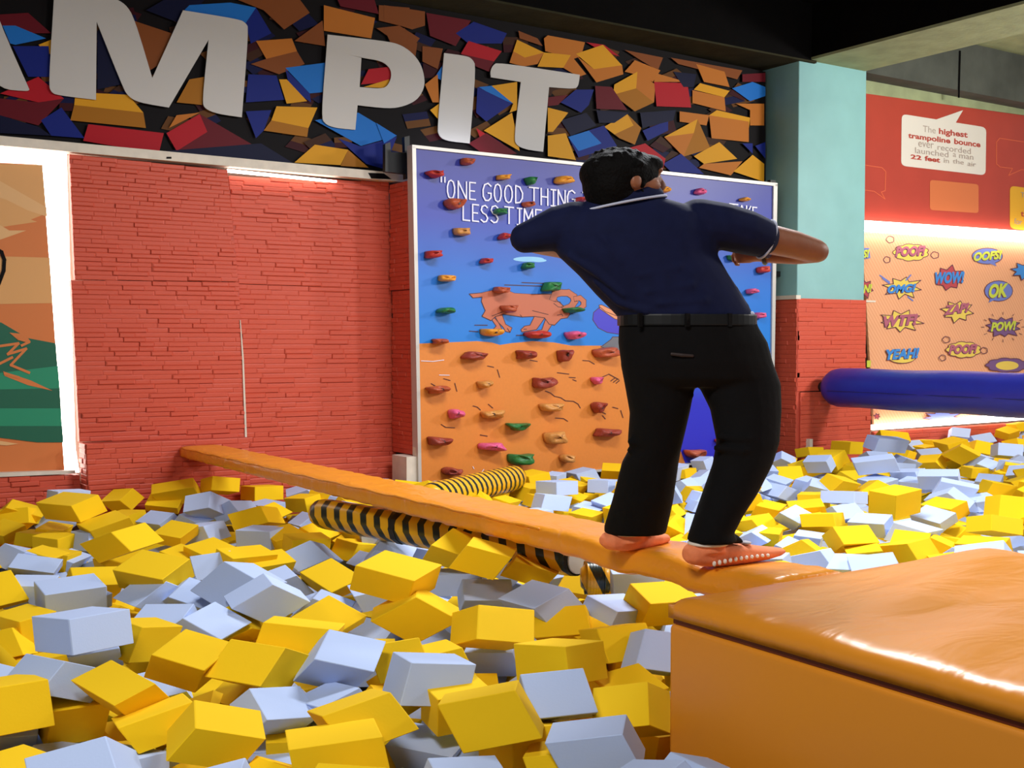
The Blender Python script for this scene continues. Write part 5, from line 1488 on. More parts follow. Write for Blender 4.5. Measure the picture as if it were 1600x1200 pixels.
LOOSE = [
('y',1.413,2.951,-.433,.128,-.183,.017,.153,.130,.078,-.136,-.061,.116),
('b',2.146,2.524,-.435,-.021,.208,-.056,-.238,-.057,-.038,-.074,.084,.107),
('b',1.119,3.238,-.445,.087,.200,-.044,-.201,.062,-.036,-.037,.097,.116),
('b',2.299,2.494,-.436,.182,.038,-.065,-.027,.215,.016,.128,-.010,.111),
('y',.648,3.801,-.490,-.248,-.074,-.004,.073,-.245,.012,-.012,.017,.131),
('y',.623,4.391,-.464,-.093,-.182,.033,.146,-.019,.099,-.155,.125,.080),
('b',.711,4.841,-.447,-.154,-.110,-.083,.190,-.140,-.053,-.038,-.157,.088),
('b',3.351,3.328,-.455,.165,.137,.027,-.145,.199,-.041,-.081,.020,.121),
('y',.756,5.141,-.473,-.193,.118,-.016,-.091,-.179,-.072,-.089,-.098,.113),
('y',2.348,4.108,-.458,.064,.238,-.026,-.203,.045,-.028,-.046,.059,.134),
('y',2.221,4.208,-.438,-.200,.078,-.024,-.088,-.175,.050,-.003,.117,.126),
('y',3.659,3.289,-.458,-.223,-.010,-.027,.018,-.234,-.020,-.043,-.035,.118),
('b',3.597,3.454,-.433,-.001,.196,.091,-.221,-.034,.023,.056,-.149,.102),
('b',3.859,3.351,-.440,-.187,.125,-.027,-.134,-.176,.035,-.003,.074,.114),
('b',4.092,3.263,-.482,.055,-.235,.001,.193,.046,.047,-.083,-.018,.113),
('b',4.709,2.869,-.448,-.211,.051,.075,-.063,-.233,-.006,.124,-.043,.120),
('b',4.606,2.982,-.478,-.092,.158,-.093,-.219,-.049,.043,.015,.163,.083),
('b',3.549,3.722,-.484,-.050,.201,-.033,-.245,-.051,.020,.018,.067,.121),
('b',3.754,3.635,-.435,.209,.014,-.074,-.057,.234,-.037,.117,.084,.110),
('y',4.340,3.256,-.471,-.234,-.004,-.000,.004,-.236,.030,-.001,.051,.126),
('y',3.957,3.513,-.440,.101,-.193,-.022,.198,.076,.076,-.089,-.084,.100),
('y',4.906,2.983,-.472,.139,.152,.024,-.163,.137,.025,.004,-.062,.115),
('y',4.173,3.499,-.434,-.212,-.061,.011,.066,-.208,.039,-.001,.069,.118),
('b',4.699,3.167,-.489,.124,-.173,-.054,.153,.173,-.064,.154,-.003,.114),
('y',4.589,3.283,-.439,-.149,.057,.093,-.056,-.238,.018,.168,-.018,.088),
('b',3.948,3.741,-.451,-.031,-.232,-.050,.227,-.023,-.011,.010,-.089,.129),
('y',4.379,3.461,-.450,-.072,-.180,-.047,.205,-.113,.037,-.089,-.052,.106),
('y',5.044,3.144,-.432,.207,.002,-.055,-.070,.179,-.082,.075,.161,.091),
('b',4.327,3.636,-.438,.142,.074,-.079,-.157,.110,-.057,.042,.190,.080),
('y',3.905,3.951,-.453,-.179,-.095,-.052,.083,-.208,.031,-.111,.009,.115),
('y',4.931,3.362,-.435,-.249,-.057,.000,.048,-.210,-.041,.019,-.081,.137),
('y',4.717,3.512,-.460,.184,-.176,.006,.166,.177,.031,-.038,-.027,.115),
('b',3.456,4.350,-.446,.011,.253,.030,-.227,.003,.018,.034,-.055,.141),
('b',1.669,5.537,-.487,-.189,.156,-.008,-.127,-.162,-.049,-.069,-.064,.124),
('b',5.219,3.226,-.436,-.155,.137,-.038,-.089,-.171,-.079,-.127,-.065,.089),
('y',4.307,3.877,-.432,.152,.168,-.016,-.168,.165,.043,.078,-.031,.135),
('b',3.936,4.179,-.445,.017,-.064,-.129,.203,.113,-.009,.111,-.191,.034),
('y',4.683,3.694,-.457,-.138,-.145,.072,.185,-.158,.012,.072,.111,.115),
('b',4.173,4.075,-.441,.173,.148,-.007,-.154,.172,-.063,-.057,.084,.117),
('y',4.945,3.633,-.447,-.101,.211,.019,-.198,-.075,-.069,-.093,-.076,.110),
('y',5.264,3.514,-.436,.042,-.240,-.027,.212,.039,-.006,.021,-.046,.141),
('b',5.517,3.366,-.484,.230,.011,-.031,-.026,.222,-.038,.046,.069,.117),
('y',4.740,3.925,-.445,.196,-.052,-.035,.055,.240,-.015,.074,.007,.127),
('y',.947,6.466,-.443,-.054,-.215,-.071,.175,-.104,.059,-.130,-.060,.088),
('y',4.309,4.250,-.453,-.214,.074,-.012,-.071,-.212,-.011,-.026,-.011,.121),
('y',4.543,4.172,-.459,.136,-.136,-.068,.194,.158,.022,.054,-.113,.105),
('b',1.902,5.916,-.459,-.164,.081,.070,-.143,-.101,-.069,.014,-.206,.086),
('y',5.072,3.842,-.449,.190,-.164,.001,.138,.159,-.028,.034,.043,.130),
('b',5.626,3.480,-.452,.193,-.030,-.054,.042,.208,.010,.107,-.041,.128),
('b',4.748,4.112,-.442,.067,.175,.059,-.195,.020,.051,.074,-.141,.106),
('b',1.232,6.436,-.442,.087,.197,.016,-.202,.087,.011,.007,-.037,.129),
('y',4.366,4.426,-.461,-.098,.192,.036,-.224,-.118,.006,.036,-.049,.114),
('y',5.393,3.750,-.459,-.140,-.084,-.077,.084,-.225,.029,-.148,-.017,.091),
('b',5.809,3.519,-.458,-.130,-.205,.045,.143,-.133,-.060,.127,-.010,.102),
('y',4.187,4.599,-.434,-.155,-.145,-.055,.112,-.200,.068,-.153,.032,.109),
('y',4.705,4.341,-.434,-.194,-.080,.049,.089,-.224,-.005,.093,.028,.131),
('y',5.316,3.987,-.460,.058,-.170,.094,.171,.129,.040,-.132,.096,.080),
('y',1.551,6.476,-.450,.025,.213,.060,-.251,.013,.018,.021,-.109,.120),
('y',5.806,3.733,-.449,.125,-.031,-.094,.041,.209,-.004,.203,-.034,.089),
('y',1.005,6.938,-.454,-.044,-.213,.027,.243,-.042,.020,-.023,.054,.122),
('y',5.513,3.994,-.438,-.184,.093,.047,-.089,-.194,.011,.085,-.018,.117),
('b',3.822,5.119,-.444,.108,-.157,.055,.168,.153,.034,-.118,.049,.117),
('y',4.739,4.520,-.436,.247,-.041,.001,.038,.228,.000,-.002,-.000,.136),
('b',6.056,3.716,-.478,.222,.017,.022,-.036,.198,.065,-.025,-.113,.105),
('b',.997,7.095,-.475,-.062,.233,.043,-.229,-.062,.003,.021,-.061,.114),
('b',4.619,4.712,-.462,.071,-.229,-.033,.226,.050,.043,-.056,-.071,.118),
('b',4.493,4.805,-.443,.048,.231,-.002,-.213,.044,-.037,-.070,.017,.133),
('y',4.064,5.122,-.432,-.048,.207,.081,-.218,-.062,.010,.047,-.114,.101),
('b',4.899,4.764,-.430,-.207,-.141,.007,.143,-.207,.020,-.008,.033,.123),
('y',6.303,3.841,-.481,.230,.015,-.003,-.015,.228,-.006,.005,.011,.125),
('y',4.354,5.151,-.457,.208,-.134,-.011,.112,.184,-.037,.057,.054,.138),
('b',3.908,5.480,-.452,-.132,-.199,.021,.213,-.142,-.002,.022,.028,.129),
('b',4.584,5.082,-.434,-.165,-.135,-.055,.182,-.165,-.045,-.022,-.130,.121),
('b',3.760,5.664,-.442,.122,-.139,-.075,.196,.135,.021,.059,-.143,.114),
('y',4.787,4.994,-.441,-.204,-.064,-.031,.079,-.169,-.055,-.016,-.135,.123),
('b',6.367,3.981,-.456,.129,.133,.072,-.149,.170,-.014,-.116,-.073,.107),
('b',5.446,4.594,-.477,.178,.087,.061,-.087,.213,-.015,-.106,-.019,.106),
('b',4.077,5.500,-.450,-.191,-.147,-.028,.141,-.188,.007,-.045,-.019,.128),
('y',6.530,3.953,-.471,.192,.113,.048,-.092,.198,-.031,-.106,.012,.124),
('y',3.999,5.662,-.441,-.158,-.152,-.018,.135,-.155,.037,-.071,.028,.121),
('b',4.462,5.434,-.459,.133,-.179,.022,.193,.151,.018,-.047,.013,.124),
('b',3.230,6.254,-.435,-.129,-.158,-.036,.184,-.108,-.058,.046,-.120,.117),
('y',1.095,7.673,-.483,-.107,.170,-.068,-.217,-.132,.003,-.062,.111,.118),
('b',4.701,5.397,-.438,.087,-.185,-.030,.187,.097,-.019,.062,-.038,.133),
('b',3.536,6.244,-.434,.068,-.222,-.009,.205,.057,.040,-.069,-.038,.129),
('y',6.764,4.128,-.435,.079,-.164,.072,.235,.072,-.030,-.002,.142,.102),
('b',4.947,5.363,-.434,.072,.205,-.043,-.233,.074,-.012,.006,.083,.128),
('b',4.587,5.624,-.461,.250,.006,.007,-.011,.225,.057,-.008,-.107,.133),
('b',4.475,5.758,-.439,.194,-.032,.062,.089,.202,-.056,-.078,.120,.097),
('y',1.182,7.940,-.478,.216,-.039,-.077,-.001,.227,-.038,.137,.060,.112),
('b',4.109,6.022,-.447,-.027,.215,-.031,-.207,-.036,-.023,-.052,.050,.123),
('b',6.964,4.235,-.438,-.007,-.187,-.061,.244,-.026,.017,-.039,-.121,.119),
('b',4.269,6.044,-.439,.099,.210,.050,-.209,.076,.030,.019,-.101,.121),
('y',3.992,6.255,-.459,.200,-.003,-.051,.052,.177,.061,.080,-.135,.102),
('y',4.740,5.782,-.432,-.107,-.182,.047,.202,-.139,-.023,.085,.055,.128),
('y',3.570,6.581,-.449,-.074,.206,.066,-.205,-.048,-.025,-.014,-.112,.105),
('b',4.509,5.995,-.455,-.111,-.228,-.001,.195,-.095,-.006,.009,-.006,.125),
('y',1.191,8.186,-.452,-.226,-.004,.003,.006,-.231,.039,.005,.066,.122),
('y',7.106,4.334,-.432,.219,.079,.061,-.064,.204,-.011,-.094,-.011,.110),
('b',3.761,6.562,-.432,-.122,.199,.024,-.178,-.089,-.051,-.069,-.090,.126),
('b',5.227,5.598,-.454,.144,.148,.045,-.140,.161,-.026,-.095,-.021,.117),
('y',4.107,6.378,-.431,.192,-.029,-.082,-.026,.227,-.044,.152,.081,.103),
('b',1.201,8.375,-.432,-.110,.185,.058,-.200,-.143,.024,.087,-.060,.114),
('b',3.609,6.819,-.454,.165,.151,.005,-.158,.167,.057,.055,-.072,.113),
('b',3.518,6.946,-.454,-.225,.092,-.008,-.094,-.229,.002,-.012,.009,.132),
('b',4.480,6.322,-.435,.195,-.077,.078,.105,.199,-.021,-.096,.084,.101),
('y',5.416,5.764,-.436,-.230,-.087,.031,.055,-.212,-.060,.083,-.086,.119),
('y',4.901,6.165,-.449,-.028,.243,-.015,-.208,-.021,.016,.028,.029,.130),
('y',4.341,6.572,-.438,.175,.007,-.071,.106,.150,.088,.090,-.183,.065),
('y',4.253,6.705,-.434,.210,.102,-.047,-.089,.225,.028,.094,-.011,.125),
('y',3.989,6.934,-.435,-.199,-.053,-.051,.058,-.230,.004,-.090,-.016,.117),
('b',3.765,7.091,-.433,-.049,-.207,.060,.219,-.074,-.024,.069,.085,.112),
('b',7.567,4.637,-.464,.087,-.105,.111,.155,.161,.010,-.140,.121,.070),
('b',5.077,6.287,-.433,.172,.134,.068,-.153,.163,.020,-.057,-.095,.104),
('y',1.265,8.852,-.457,.058,.036,-.115,-.205,.152,-.018,.128,.187,.039),
('y',4.719,6.595,-.469,-.178,-.124,-.053,.076,-.189,.059,-.143,.053,.112),
('y',3.610,7.361,-.472,.029,-.224,.037,.196,.044,.036,-.084,.054,.123),
('b',4.357,6.960,-.452,.195,-.070,-.087,.135,.141,.060,.054,-.158,.079),
('y',4.670,6.794,-.441,.227,.077,.018,-.073,.212,.003,-.028,-.016,.136),
('b',7.782,4.762,-.451,.179,.121,.045,-.139,.188,.015,-.055,-.075,.134),
('b',3.842,7.365,-.440,.025,-.196,-.092,.249,.024,.005,.008,-.138,.093),
('y',4.237,7.201,-.440,.024,-.188,.077,.231,.008,-.017,.020,.146,.111),
('y',1.324,9.134,-.442,.197,-.125,-.044,.106,.203,-.032,.096,.011,.124),
('b',5.322,6.501,-.466,-.083,-.166,-.076,.202,-.123,.015,-.100,-.119,.117),
('y',3.742,7.606,-.440,.190,.046,.062,-.063,.249,.003,-.116,-.034,.120),
('b',4.015,7.535,-.431,-.084,.221,-.023,-.196,-.077,-.008,-.027,.029,.117),
('y',7.989,4.950,-.448,-.022,.147,.094,-.246,-.007,-.015,-.011,-.176,.086),
('b',4.819,7.048,-.439,.246,-.025,.003,.025,.239,-.009,-.003,.015,.128),
('y',1.356,9.354,-.431,-.213,-.113,.011,.053,-.128,-.092,.085,-.138,.076),
('b',5.894,6.376,-.490,.163,.147,-.046,-.160,.176,-.000,.066,.061,.135),
('b',3.713,7.871,-.450,.220,-.016,-.024,.024,.242,.020,.043,-.038,.131),
('y',4.302,7.483,-.453,.226,.062,-.001,-.038,.146,.116,.053,-.192,.082),
('y',5.462,6.739,-.436,.172,.122,-.006,-.127,.184,.032,.040,-.038,.119),
('b',4.509,7.443,-.448,-.052,.247,.003,-.215,-.043,-.050,-.087,-.024,.126),
('y',4.244,7.638,-.441,-.128,-.160,-.080,.167,-.153,.012,-.113,-.093,.117),
('y',8.131,5.139,-.432,.140,-.204,.037,.209,.137,-.010,-.021,.061,.131),
('y',8.320,5.040,-.467,-.137,.106,-.088,-.162,-.191,.007,-.116,.110,.099),
('b',3.093,8.499,-.430,.211,.098,-.028,-.107,.146,-.092,-.032,.146,.085),
('b',3.827,8.028,-.442,-.084,-.172,.073,.173,-.132,-.036,.120,.073,.098),
('b',4.099,7.883,-.461,.191,.106,-.063,-.104,.222,.017,.118,.025,.126),
('b',3.723,8.198,-.487,-.097,.177,.072,-.124,-.162,.073,.191,-.015,.093),
('y',4.555,7.680,-.432,-.157,-.169,-.012,.174,-.163,.005,-.020,-.009,.129),
('y',5.661,7.004,-.464,-.054,.219,.010,-.234,-.054,-.030,-.043,-.029,.125),
('y',4.106,8.075,-.439,-.108,-.217,.016,.216,-.108,.000,.013,.026,.135),
('y',4.366,8.020,-.442,.087,.201,-.010,-.187,.072,-.053,-.092,.060,.127),
('b',5.852,7.076,-.461,.230,-.029,.027,.023,.232,.018,-.046,-.023,.116),
('y',4.550,8.035,-.433,-.123,.159,-.040,-.189,-.168,-.027,-.086,.034,.125),
('y',3.996,8.407,-.456,.047,.242,.017,-.201,.030,.042,.074,-.041,.119),
('b',5.745,7.277,-.435,.040,-.197,-.036,.198,.009,.053,-.083,-.076,.101),
('y',8.636,5.388,-.464,-.226,.074,-.041,-.075,-.218,.006,-.056,.029,.113),
('b',4.238,8.372,-.442,-.209,-.127,-.024,.137,-.202,-.037,-.001,-.075,.128),
('y',6.065,7.290,-.455,.195,-.087,-.057,.084,.197,-.005,.089,-.029,.110),
('y',4.896,8.074,-.442,-.048,-.229,-.017,.177,-.057,.084,-.146,.007,.098),
('y',8.800,5.514,-.439,-.174,.127,-.002,-.129,-.178,-.045,-.053,-.064,.129),
('y',6.782,6.867,-.435,.231,-.077,.037,.069,.219,.008,-.057,.005,.116),
('b',4.072,8.681,-.465,.175,-.150,-.039,.164,.194,-.005,.055,-.037,.124),
('y',4.628,8.390,-.432,-.225,-.084,-.006,.084,-.216,-.038,.013,-.062,.118),
('y',9.004,5.532,-.446,-.230,-.017,.013,.014,-.223,-.015,.026,-.027,.134),
('y',6.255,7.362,-.442,-.103,-.204,-.002,.213,-.108,.010,-.019,.005,.139),
('y',7.373,6.640,-.459,-.199,-.138,.005,.131,-.188,.008,-.001,.017,.138),
('b',4.224,8.726,-.433,-.229,.070,-.011,-.071,-.238,-.010,-.025,-.010,.136),
('y',5.030,8.208,-.450,.165,.125,-.068,-.186,.130,-.067,.003,.164,.098),
('b',4.920,8.352,-.438,.198,-.115,.007,.090,.166,.059,-.071,-.098,.121),
('y',4.074,9.009,-.437,.187,.108,-.038,-.111,.193,.000,.062,.035,.127),
('y',4.491,8.762,-.434,.198,-.124,-.045,.131,.170,.035,.025,-.100,.124),
('y',6.243,7.676,-.445,-.006,-.147,.103,.211,-.026,-.008,.030,.172,.078),
('b',9.345,5.727,-.456,-.096,.199,.020,-.216,-.094,-.029,-.030,-.055,.125),
('y',9.243,5.871,-.449,.031,-.186,-.065,.198,-.028,.055,-.097,-.118,.091),
('y',4.906,8.769,-.435,-.130,.135,-.055,-.185,-.103,.058,.019,.158,.107),
('y',5.268,8.539,-.446,.221,-.013,.002,.016,.248,-.043,.001,.068,.124),
('b',6.642,7.665,-.455,.161,-.160,.038,.129,.156,.034,-.104,-.006,.132),
('y',6.393,7.834,-.433,.174,-.171,-.007,.165,.174,-.048,.067,.052,.133),
('b',7.197,7.314,-.470,-.036,.242,-.033,-.203,-.041,-.025,-.062,.049,.135),
('y',4.420,9.196,-.456,.088,-.226,-.046,.237,.063,.045,-.047,-.094,.119),
('y',5.435,8.591,-.466,-.122,.208,-.004,-.198,-.112,.070,.104,.068,.126),
('y',4.816,9.043,-.451,.216,-.071,-.031,.090,.132,.101,-.024,-.196,.088),
('y',9.637,5.907,-.433,-.232,.013,-.057,.050,-.166,-.076,-.076,-.149,.088),
('y',4.435,9.346,-.436,.134,.165,-.073,-.186,.102,-.035,.014,.150,.115),
('y',7.336,7.458,-.439,.209,-.074,-.047,.089,.237,.006,.067,-.035,.112),
('y',5.402,8.738,-.431,-.219,.024,.005,-.025,-.249,.026,.013,.040,.126),
('b',5.221,8.904,-.454,-.149,.203,-.009,-.185,-.128,.064,.077,.072,.115),
('b',7.218,7.609,-.450,.195,.125,.065,-.009,.174,-.098,-.164,.129,.077),
('y',6.744,7.970,-.439,-.217,-.060,-.036,-.008,-.169,.105,-.088,.164,.081),
('b',4.701,9.385,-.448,-.097,-.185,-.034,.209,-.099,-.019,.002,-.076,.128),
('y',9.701,6.110,-.445,.023,-.235,-.025,.252,.015,.027,-.037,-.042,.116),
('y',5.553,8.868,-.436,.101,.202,.038,-.212,.072,.056,.057,-.092,.105),
('b',7.067,7.900,-.465,.216,.099,.007,-.074,.180,-.082,-.070,.129,.110),
('b',8.090,7.227,-.474,.166,-.160,-.056,.166,.119,.048,-.007,-.118,.100),
('b',6.781,8.193,-.447,.126,.174,-.069,-.220,.119,-.032,.017,.124,.109),
('b',7.658,7.646,-.447,-.214,-.066,-.017,.051,-.222,.067,-.061,.100,.119),
('y',5.684,8.964,-.435,.171,.116,-.049,-.127,.175,-.009,.071,.072,.133),
('y',7.567,7.776,-.443,.090,.159,-.064,-.143,.168,.068,.169,.023,.094),
('b',7.341,7.949,-.452,.217,-.099,.027,.113,.200,-.056,.000,.101,.115),
('b',8.224,7.473,-.476,-.216,-.063,-.013,.066,-.202,-.036,-.003,-.071,.124),
('y',6.967,8.424,-.447,-.037,.232,.036,-.248,-.052,.024,.052,-.054,.129),
('y',10.012,6.455,-.483,-.165,.101,-.057,-.125,-.170,.019,-.072,.096,.120),
('b',7.580,8.139,-.436,-.064,-.205,.026,.160,-.088,-.093,.150,-.013,.085),
('b',10.325,6.380,-.439,.094,.180,.055,-.191,.038,.063,.075,-.132,.096),
('b',7.869,8.038,-.435,.224,.109,-.021,-.094,.216,.037,.060,-.044,.130),
('y',7.145,8.554,-.449,-.091,-.239,-.021,.198,-.082,.026,-.065,-.014,.140),
('b',9.298,7.181,-.435,.239,.070,.016,-.066,.241,-.023,-.039,.031,.137),
('y',10.367,6.628,-.438,-.133,.158,-.038,-.173,-.115,.040,.018,.113,.128),
('y',10.620,6.484,-.460,.174,.067,-.057,-.092,.217,-.008,.090,.051,.105),
('y',8.141,8.180,-.438,.141,-.109,-.068,.147,.204,-.008,.107,-.064,.102),
('b',8.314,8.168,-.430,.221,-.130,-.015,.119,.188,.039,-.016,-.072,.128),
('y',7.383,8.791,-.433,.115,.110,.077,-.179,.185,.001,-.101,-.099,.092),
('y',10.726,6.638,-.430,-.108,-.165,.050,.212,-.146,-.009,.060,.066,.109),
('b',7.299,8.964,-.436,.077,.186,-.060,-.222,.023,-.067,-.082,.135,.100),
('b',10.624,6.842,-.457,-.045,.229,-.034,-.162,.016,.100,.169,.073,.083),
('b',8.205,8.545,-.453,.155,-.152,-.068,.172,.170,.003,.074,-.082,.112),
('b',11.020,6.739,-.437,-.209,-.050,-.032,.017,-.222,.073,-.082,.111,.113),
('b',9.827,7.721,-.448,-.106,-.223,.022,.199,-.100,-.018,.051,.021,.143),
('y',10.837,7.078,-.450,-.207,-.132,-.017,.132,-.197,-.025,-.000,-.047,.119),
('y',8.526,8.617,-.455,-.205,-.005,-.050,-.017,-.221,.028,-.090,.054,.115),
('y',11.202,6.978,-.437,.106,.215,.017,-.232,.109,.021,.018,-.039,.126),
('b',10.956,7.215,-.440,-.224,-.083,.017,.070,-.202,-.016,.040,-.020,.133),
('y',8.781,8.750,-.439,-.151,.171,-.043,-.114,-.155,-.067,-.126,-.036,.094),
('b',8.702,8.919,-.448,-.207,.053,-.079,-.095,-.200,.036,-.097,.104,.102),
('y',9.347,8.547,-.482,-.152,.125,-.068,-.112,-.200,-.037,-.136,.016,.105),
('y',11.620,7.216,-.432,-.225,-.038,-.014,.026,-.222,.055,-.037,.085,.113),
('b',11.393,7.393,-.434,-.092,.135,.077,-.165,-.139,.015,.112,-.100,.097),
('b',11.778,7.153,-.458,-.093,-.222,.013,.185,-.085,-.044,.088,-.014,.125),
('b',10.364,8.089,-.445,.190,-.050,-.060,.085,.213,.029,.087,-.083,.109),
('y',9.027,9.032,-.431,-.070,.145,.081,-.194,-.016,-.044,-.045,-.166,.082),
('y',11.813,7.412,-.432,.091,-.241,-.015,.208,.084,-.023,.052,-.008,.137),
('b',11.377,7.895,-.456,-.208,-.062,.020,.042,-.191,-.048,.066,-.088,.130),
('y',12.170,7.414,-.453,-.232,.025,.033,-.054,-.144,-.084,.019,-.155,.080),
('b',10.581,8.637,-.453,-.085,-.193,.079,.221,-.085,.010,.037,.137,.118),
('y',11.320,8.201,-.472,-.177,.026,.075,-.099,-.200,-.053,.101,-.124,.088),
('y',12.243,7.599,-.438,-.212,-.087,-.067,.057,-.226,.036,-.126,.026,.116),
('y',11.011,8.627,-.440,.206,.056,-.045,-.058,.234,.008,.081,.007,.119),
('y',12.855,7.831,-.455,.206,-.039,.026,-.007,.149,.089,-.062,-.158,.082),
('b',12.738,8.073,-.440,-.040,-.217,.008,.207,-.028,.085,-.128,.037,.103),
('b',13.129,8.001,-.435,-.197,.127,.015,-.125,-.186,-.020,.002,-.049,.140),
('y',13.291,8.674,-.433,.017,.224,-.056,-.205,.041,.032,.067,.079,.106),
('b',12.281,9.460,-.467,-.228,.045,-.003,-.035,-.158,.082,.025,.147,.093),
('y',13.614,8.591,-.454,.200,.084,-.071,.006,.174,.070,.148,-.117,.088),
('b',13.774,8.488,-.450,.026,.221,.019,-.255,.036,-.021,-.040,-.032,.133),
('y',12.524,9.401,-.452,.035,-.256,.013,.211,.028,-.004,.005,.023,.140),
('b',14.074,8.922,-.452,.165,-.128,-.017,.135,.186,-.030,.065,.024,.140),
('y',14.273,9.039,-.441,-.186,.109,.000,-.121,-.209,.043,.040,.066,.137),
('y',14.538,8.898,-.478,.019,-.208,.054,.148,.075,.075,-.152,.050,.078),
('y',14.692,8.994,-.431,-.204,.040,-.021,-.044,-.210,.011,-.036,.029,.126),
('b',14.923,9.400,-.448,.194,.061,.090,-.123,.180,.045,-.101,-.148,.100),
('b',14.797,9.484,-.439,-.134,.175,.025,-.178,-.133,-.008,.017,-.048,.131),
('b',15.284,9.311,-.432,.131,.179,-.061,-.213,.137,-.017,.033,.093,.108),
('y',.789,3.710,-.532,-.117,.174,-.083,-.207,-.056,.055,.033,.159,.090),
('y',1.383,3.403,-.539,.184,.046,-.093,-.054,.208,-.001,.141,.038,.094),
('y',2.217,3.264,-.512,-.250,.032,.022,-.016,-.241,.054,.042,.080,.116),
('y',2.887,3.567,-.519,.004,-.185,-.056,.236,-.018,.024,-.044,-.108,.111),
('y',3.491,3.272,-.519,.201,.107,.006,-.093,.183,-.041,-.049,.068,.131),
('b',.854,6.040,-.511,.114,-.176,.069,.181,.134,.014,-.092,.086,.117),
('y',1.930,5.399,-.515,-.148,-.120,.063,.039,-.182,-.080,.188,-.083,.089),
('y',6.179,4.445,-.514,-.146,.146,-.037,-.186,-.166,.024,-.023,.086,.134),
('y',2.412,9.000,-.496,.131,-.171,.008,.173,.135,.016,-.032,-.006,.122),
('y',6.832,6.165,-.532,-.167,.146,-.056,-.169,-.181,.010,-.062,.079,.122),
('y',6.347,6.606,-.519,.183,.073,.045,-.054,.211,-.039,-.113,.043,.123)]

# ------------------------------------------------------------------ foam blocks in the pit
def foam(name, c):
    M = bpy.data.materials.new(name)
    M.use_nodes = True
    nt = M.node_tree
    b = nt.nodes['Principled BSDF']
    b.inputs['Roughness'].default_value = 0.85
    b.inputs['Specular IOR Level'].default_value = 0.25
    oi = nt.nodes.new('ShaderNodeObjectInfo')
    hs = nt.nodes.new('ShaderNodeHueSaturation')
    hs.inputs['Color'].default_value = rgb(*c)
    mr = nt.nodes.new('ShaderNodeMapRange')
    mr.inputs['To Min'].default_value = 0.9
    mr.inputs['To Max'].default_value = 1.06
    nt.links.new(oi.outputs['Random'], mr.inputs['Value'])
    nt.links.new(mr.outputs['Result'], hs.inputs['Value'])
    nt.links.new(hs.outputs['Color'], b.inputs['Base Color'])
    tc = nt.nodes.new('ShaderNodeTexCoord')
    n = nt.nodes.new('ShaderNodeTexNoise')
    n.inputs['Scale'].default_value = 120
    nt.links.new(tc.outputs['Object'], n.inputs['Vector'])
    bpn = nt.nodes.new('ShaderNodeBump')
    bpn.inputs['Strength'].default_value = 0.08
    bpn.inputs['Distance'].default_value = 0.004
    nt.links.new(n.outputs['Fac'], bpn.inputs['Height'])
    nt.links.new(bpn.outputs['Normal'], b.inputs['Normal'])
    return M


M_fy = foam('yellow_foam', (246, 200, 16))
M_fb = foam('pale_blue_foam', (186, 204, 242))
# unit block with slightly softened edges
bmu = bmesh.new()
bmesh.ops.create_cube(bmu, size=1.0)
bmesh.ops.bevel(bmu, geom=bmu.edges[:], offset=0.014, segments=1, affect='EDGES')
bmu.verts.ensure_lookup_table()
UV_ = [v.co.copy() for v in bmu.verts]
UF_ = [tuple(v.index for v in f.verts) for f in bmu.faces]
bmu.free()


def block_mesh(E1, E2, E3, mt):
    if E1.cross(E2).dot(E3) < 0:
        E1, E2 = E2, E1
    me = bpy.data.meshes.new('foam_block')
    me.from_pydata([E1 * v.x + E2 * v.y + E3 * v.z for v in UV_], [], UF_)
    me.materials.append(mt)
    return me


def pixel(P):
    d = P - CAM
    z = d.dot(FW)
    return 800 + FPX * d.dot(RT) / z, 600 - FPX * d.dot(UP) / z


ORD = ['first', 'second', 'third', 'fourth', 'fifth', 'sixth', 'seventh', 'eighth', 'ninth', 'tenth', 'eleventh', 'twelfth', 'thirteenth', 'fourteenth', 'fifteenth', 'sixteenth', 'seventeenth', 'eighteenth', 'nineteenth', 'twentieth', 'twenty-first', 'twenty-second', 'twenty-third', 'twenty-fourth', 'twenty-fifth', 'twenty-sixth', 'twenty-seventh', 'twenty-eighth', 'twenty-ninth', 'thirtieth']


def zone(px, py):
    """where in the pit a block lies, named by what stands around it"""
    if px < 1110 and py > 880:
        for lim, nm in ((1165, 'along the bottom edge'), (1105, 'in the second row from the bottom'), (1050, 'in the third row from the bottom'), (1005, 'in the fourth row from the bottom'), (965, 'in the fifth row from the bottom'), (925, 'in the sixth row from the bottom'), (0, 'in the row just below the striped roller')):
            if py > lim:
                return nm
    if px < 620:
        for lim, nm in ((850, 'in the row left of the roller'), (822, 'in the third row before the brick wall'), (796, 'in the second row before the brick wall'), (0, 'at the foot of the red brick wall')):
            if py > lim:
                return nm
    if px < 985:
        for lim, nm in ((800, 'directly behind the balance beam'), (770, 'midway between beam and climbing wall'), (0, 'at the foot of the climbing wall')):
            if py > lim:
                return nm
    if px < 1130:
        return 'seen between the legs of the man'
    for lim, nm in ((868, 'against the back of the platform'), (850, 'just behind the orange platform'), (825, 'in the second row behind the platform'), (800, 'in the third row behind the platform'), (775, 'in the fourth row behind the platform'), (750, 'in the fifth row behind the platform'), (728, 'in the sixth row behind the platform'), (705, 'in the row at the column foot'), (0, 'heaped below the blue bar')):
        if py > lim:
            return nm


